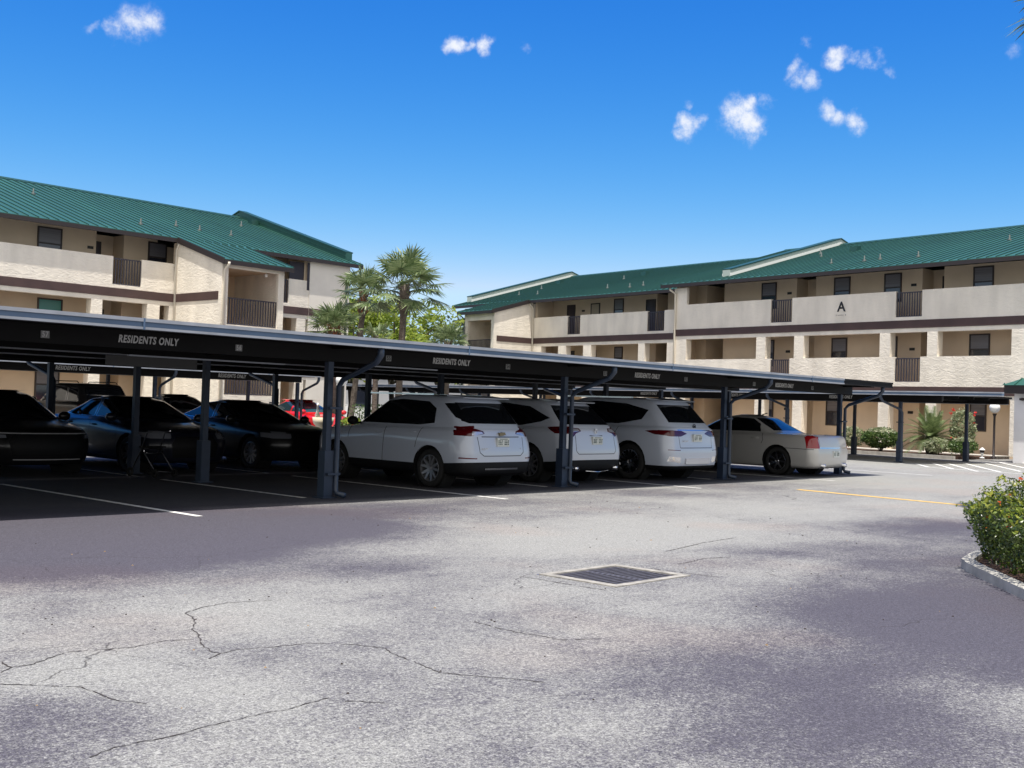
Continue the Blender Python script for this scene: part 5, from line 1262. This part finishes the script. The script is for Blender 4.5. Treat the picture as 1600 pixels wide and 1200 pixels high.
# bed along the right block
def litter():
    rnd = random.Random(19); k = MB()
    for i in range(170):
        x, y = rnd.uniform(2, 15), rnd.uniform(3, 12); s = rnd.uniform(.003, .008)*(1+x*.05); a = rnd.uniform(0, 6.28)
        k.hexa([(x+math.cos(a+q)*s*(1.4 if j % 2 else .8), y+math.sin(a+q)*s, .0) for j, q in enumerate((0, 1.57, 3.14, 4.71))]+[(x+math.cos(a+q)*s*.6, y+math.sin(a+q)*s*.6, s*.7) for q in (0, 1.57, 3.14, 4.71)], rnd.choice((0, 0, 0, 0, 0, 1)))
    o = k.build('ground_litter', [mat('litter_dark', (.03, .022, .018), 1), mat('litter_tan', (.30, .20, .10), 1)])
    tag(o, 'scattered bits of leaf and grit on the open asphalt', 'litter', None, 'stuff')
litter()
def right_bed():
    k = MB()
    def poly(P, z0, z1, m): 
        k.prism([(RW(a, b).x, RW(a, b).y) for a, b in P], 'z', z0, z1, m)
    poly([(-12, -4.3), (2.2, -4.3), (2.2, -.05), (-12, -.05)], -.02, .10, 0)
    tag(k.build('planting_bed', MULCH), 'mulch bed along the right block', None, None, 'structure')
    k2 = MB(); k2.prism([(RW(a, b).x, RW(a, b).y) for a, b in [(-14, -1.3), (2.2, -1.3), (2.2, -.0), (-14, -.0)]], 'z', .0, .13)
    tag(k2.build('walkway', CONC), 'pale concrete walkway along the right block', None, None, 'structure')
    k3 = MB(); k3.prism([(RW(a, b).x, RW(a, b).y) for a, b in [(-12, -4.45), (2.3, -4.45), (2.3, -4.3), (-12, -4.3)]], 'z', -.01, .13)
    tag(k3.build('bed_kerb', CONC), 'kerb in front of the right block', None, None, 'structure')
    k4 = MB()
    for a, b in (((37.3, 15.8), (35.4, 14.6)), ((38.65, 15.8), (35.1, 13.7)), ((39.4, 15.6), (34.4, 12.7)), ((40.4, 15.4), (34.9, 12.2)), ((41.9, 15.3), (36.3, 12.1)), ((43.3, 15.2), (37.5, 12.0)), ((44.8, 15.1), (39.0, 11.8)),
                 ((36.6, 16.1), (45.2, 14.97)), ((35.2, 14.6), (34.6, 11.4))):
        a, b = Vector(a), Vector(b); d = (b-a).normalized(); n_ = Vector((-d.y, d.x))*.06; z = .004 if a.x < 36.61 and a.x > 36.59 else .0055
        k4.face([(*(a-n_), z), (*(b-n_), z), (*(b+n_), z), (*(a+n_), z)])
    tag(k4.build('hatched_bay_lines', WPAINT), 'white diagonal hatching in front of the right block', None, None, 'structure')
right_bed()
p = RW(-2.05, -2.6); bush('topiary_bush', 'round topped clipped bush beside the left pier of the right block', 'bush', p.x, p.y, .75, .8, 1.0, LEAFG, 41, 2200, .07, .1, None, LEAFV, 'shrubs beside the right block')
p = RW(-3.4, -2.6); bush('flowering_bush', 'small pale flowering bush behind the last post of the front carport', 'bush', p.x, p.y, .5, .5, 1.0, LEAFV, 42, 900, .06, .1, None, None, 'shrubs beside the right block')
p = RW(1.55, -2.5); bush('hibiscus', 'tall hibiscus with red flowers behind the blue post', 'shrub', p.x, p.y, .55, .5, 1.9, LEAFV, 43, 1300, .07, .1, (6, .05, FLOWR), None, 'shrubs beside the right block')
p = RW(2.1, -3.4); bush('low_shrub', 'low light green shrub at the foot of the globe lamp', 'shrub', p.x, p.y, .75, .5, .75, LEAFG, 44, 1300, .05, .1, (3, .035, FLOWR), LEAFV, 'shrubs beside the right block')
p = RW(1.05, -3.5); bush('low_shrub', 'low grey green shrub right of the feathery palm', 'shrub', p.x, p.y, .7, .5, .7, LEAFV, 45, 1100, .05, .1, None, None, 'shrubs beside the right block')
def cycad():
    p = RW(.45, -2.9); rnd = random.Random(9); e = tag(empty('feather_palm', (p.x, p.y, .1)), 'bushy feather leaved palm in front of the right block', 'palm tree')
    k = MB(); k.tube([(0, 0, -.05), (0, 0, .35), (0, 0, .62)], [.2, .24, .16], 12)
    for i in range(60):
        a = i*2.4; h = .05+.55*i/60; d = Vector((math.cos(a), math.sin(a), .5))*.26; k.tube([(math.cos(a)*.15, math.sin(a)*.15, h), (d.x, d.y, h+.12)], [.03, .008], 4, 0, True)
    k.build('trunk', BARK, e)
    c = MB()
    for i in range(44):
        a = i*2.39996; el = R(80)-R(78)*i/44; l = rnd.uniform(1.35, 1.75); P = []
        for j in range(15):
            t = j/14; hr = l*t*math.cos(el)*(1) ; z = .6 + l*t*math.sin(el) - .75*t*t*l*math.cos(el)*.8
            P.append(Vector((math.cos(a)*hr, math.sin(a)*hr, z)))
        c.tube(P, [.014-.011*j/14 for j in range(15)], 4, 0, False)
        sx = Vector((-math.sin(a), math.cos(a), 0))
        for j in range(1, 15):
            for s in (-1, 1):
                for q in (0, .5):
                    b_ = P[j-1].lerp(P[j], q); d = (P[j]-P[j-1]).normalized(); ll = .30*math.sin(math.pi*(.12+.85*(j+q)/15))+.04
                    t_ = b_ + (sx*s*.85+d*.55+Vector((0, 0, .18))).normalized()*ll; w_ = d*.022
                    c.face([b_-w_, b_+w_, t_])
    c.build('crown', leaf_mat('feather_leaf', (.09, .14, .05), (.24, .29, .12), .45, .3), e)
cycad()

def globe_lamp(label, x, y, h, rb=.26, seed=0, z0=0):
    e = tag(empty('globe_lamp', (x, y, z0)), label, 'street lamp', 'white globe lamps')
    k = MB(); k.lathe([(.10, 0), (.10, .05), (.045, .09), (.04, h-.35), (.05, h-.3), (.075, h-.26), (.075, h-.22)], (0, 0, 0), 'z', 14); k.build('pole', FASC, e, True)
    g = MB(); n = 12; g.lathe([(max(.001, rb*math.sin(math.pi*i/n)), h-rb*math.cos(math.pi*i/n)) for i in range(n+1)], (0, 0, 0), 'z', 24); g.build('globe', mat('opal_globe', (.88, .88, .86), .3, spec=.5), e, True)
p = RW(3.28, -3.3); globe_lamp('white globe lamp on a dark pole in front of the right block', p.x, p.y, 1.92, .20, z0=.1)
globe_lamp('white globe lamp seen through the front carport beside the near post', 24.25, 29.85, 2.15, .20)
def spigot():
    p = RW(3.15, -3.9); e = tag(empty('garden_ornament', (p.x, p.y, .1), RZ), 'small white lantern shaped garden ornament at the foot of the globe lamp', 'ornament')
    k = MB(); k.lathe([(.16, 0), (.16, .04), (.07, .08), (.06, .28), (.12, .32), (.12, .35)], (0, 0, 0), 'z', 12); k.build('base', WHITEP, e)
    k = MB(); k.box(-.1, .1, -.1, .1, .351, .52); k.build('lantern_box', FASC, e)
    k = MB(); k.lathe([(.19, .52), (.16, .56), (.05, .66), (0, .68)], (0, 0, 0), 'z', 8); k.build('cap', WHITEP, e); e.scale = (.6, .6, .6)
spigot()

# --- things seen under the roof, far back
def far_hedge():
    rnd = random.Random(77); e = tag(empty('hedge', (32.5, 34.0, 0)), 'clipped green hedge behind the carports, seen under the roof', 'hedge')
    c = MB()
    for _ in range(9000):
        x = rnd.uniform(-3.2, 3.6); y = rnd.uniform(-.6, .6); z = rnd.uniform(.05, 1.35); y -= 1.0*x*.0
        q = Vector((x*.85, y-x*.55, z)); d = Vector((rnd.gauss(0, 1), rnd.gauss(0, 1), rnd.gauss(0, .6))).normalized(); u = d.cross(Vector((rnd.gauss(0, 1), .3, 1))).normalized(); s = rnd.uniform(.03, .07)
        c.face([q-d*s, q-u*s*.5, q+d*s, q+u*s*.5])
    c.build('foliage', LEAFG, e); k = MB()
    for i in range(20):
        x = -3+i*.33; k.tube([(x*.85, -x*.55, 0), (x*.85, -x*.55, 1)], .02, 5)
    k.build('stems', BARKT, e)
far_hedge()
bush('bush', 'light green bush at the foot of the far globe lamp', 'bush', 23.9, 28.9, .45, .45, .95, LEAFG, 51, 1200, .06, 0, None, LEAFT)
def swans():
    e = tag(empty('bird_planter', (19.6, 23.25+1.6, 0), R(-40)), 'white bird shaped planter beyond the near white crossover', 'planter')
    k = MB(); k.lathe([(.12, 0), (.14, .7), (.26, .82), (.30, 1.0), (.24, 1.0)], (0, 0, 0), 'z', 16); k.build('bowl', mat('planter_cream', (.75, .66, .48), .6), e, True)
    for s in (-.16, .16):
        k = MB(); k.tube([(s, .1, 1.0), (s, 0, 1.08), (s, -.08, 1.18), (s, -.02, 1.3), (s, -.1, 1.36), (s, -.18, 1.32)], [.07, .06, .03, .028, .035, .01], 8); k.build('bird', WHITEP, e, True)
swans()
def far_house():
    e = tag(empty('distant_house', (66, 66, 0), R(-45)), 'distant white house with a grey blue roof between the two blocks', 'house')
    k = MB(); k.box(-14, 14, 0, 9, 0, 3.6); k.build('wall', mat('far_white_wall', (.72, .72, .72), .8), e)
    r = MB(); r.slab(-14.6, 14.6, -.6, 3.6, 4.5, 6.0, .15); r.slab(-14.6, 14.6, 4.5, 6.0, 9.6, 3.6, .15); r.build('roof', mat('far_blue_roof', (.20, .27, .38), .6, var=(1, .15, (1, .1, 1))), e)
    for x in (-9, -3.5, 2, 7.5):
        w = MB(); w.box(x, x+1.6, -.05, -.003, 1.0, 2.4); w.build('window', GLASSW, e)
far_house()
carport('carport', 'small distant carport near the far white house', (40.5, 52.0, 0), R(-25), -6, 6, -2, 3.6, [-.8, 2.4], [-5.5, 0, 5.5], [], [], zoff=0, sleeve=False, pipes=True)
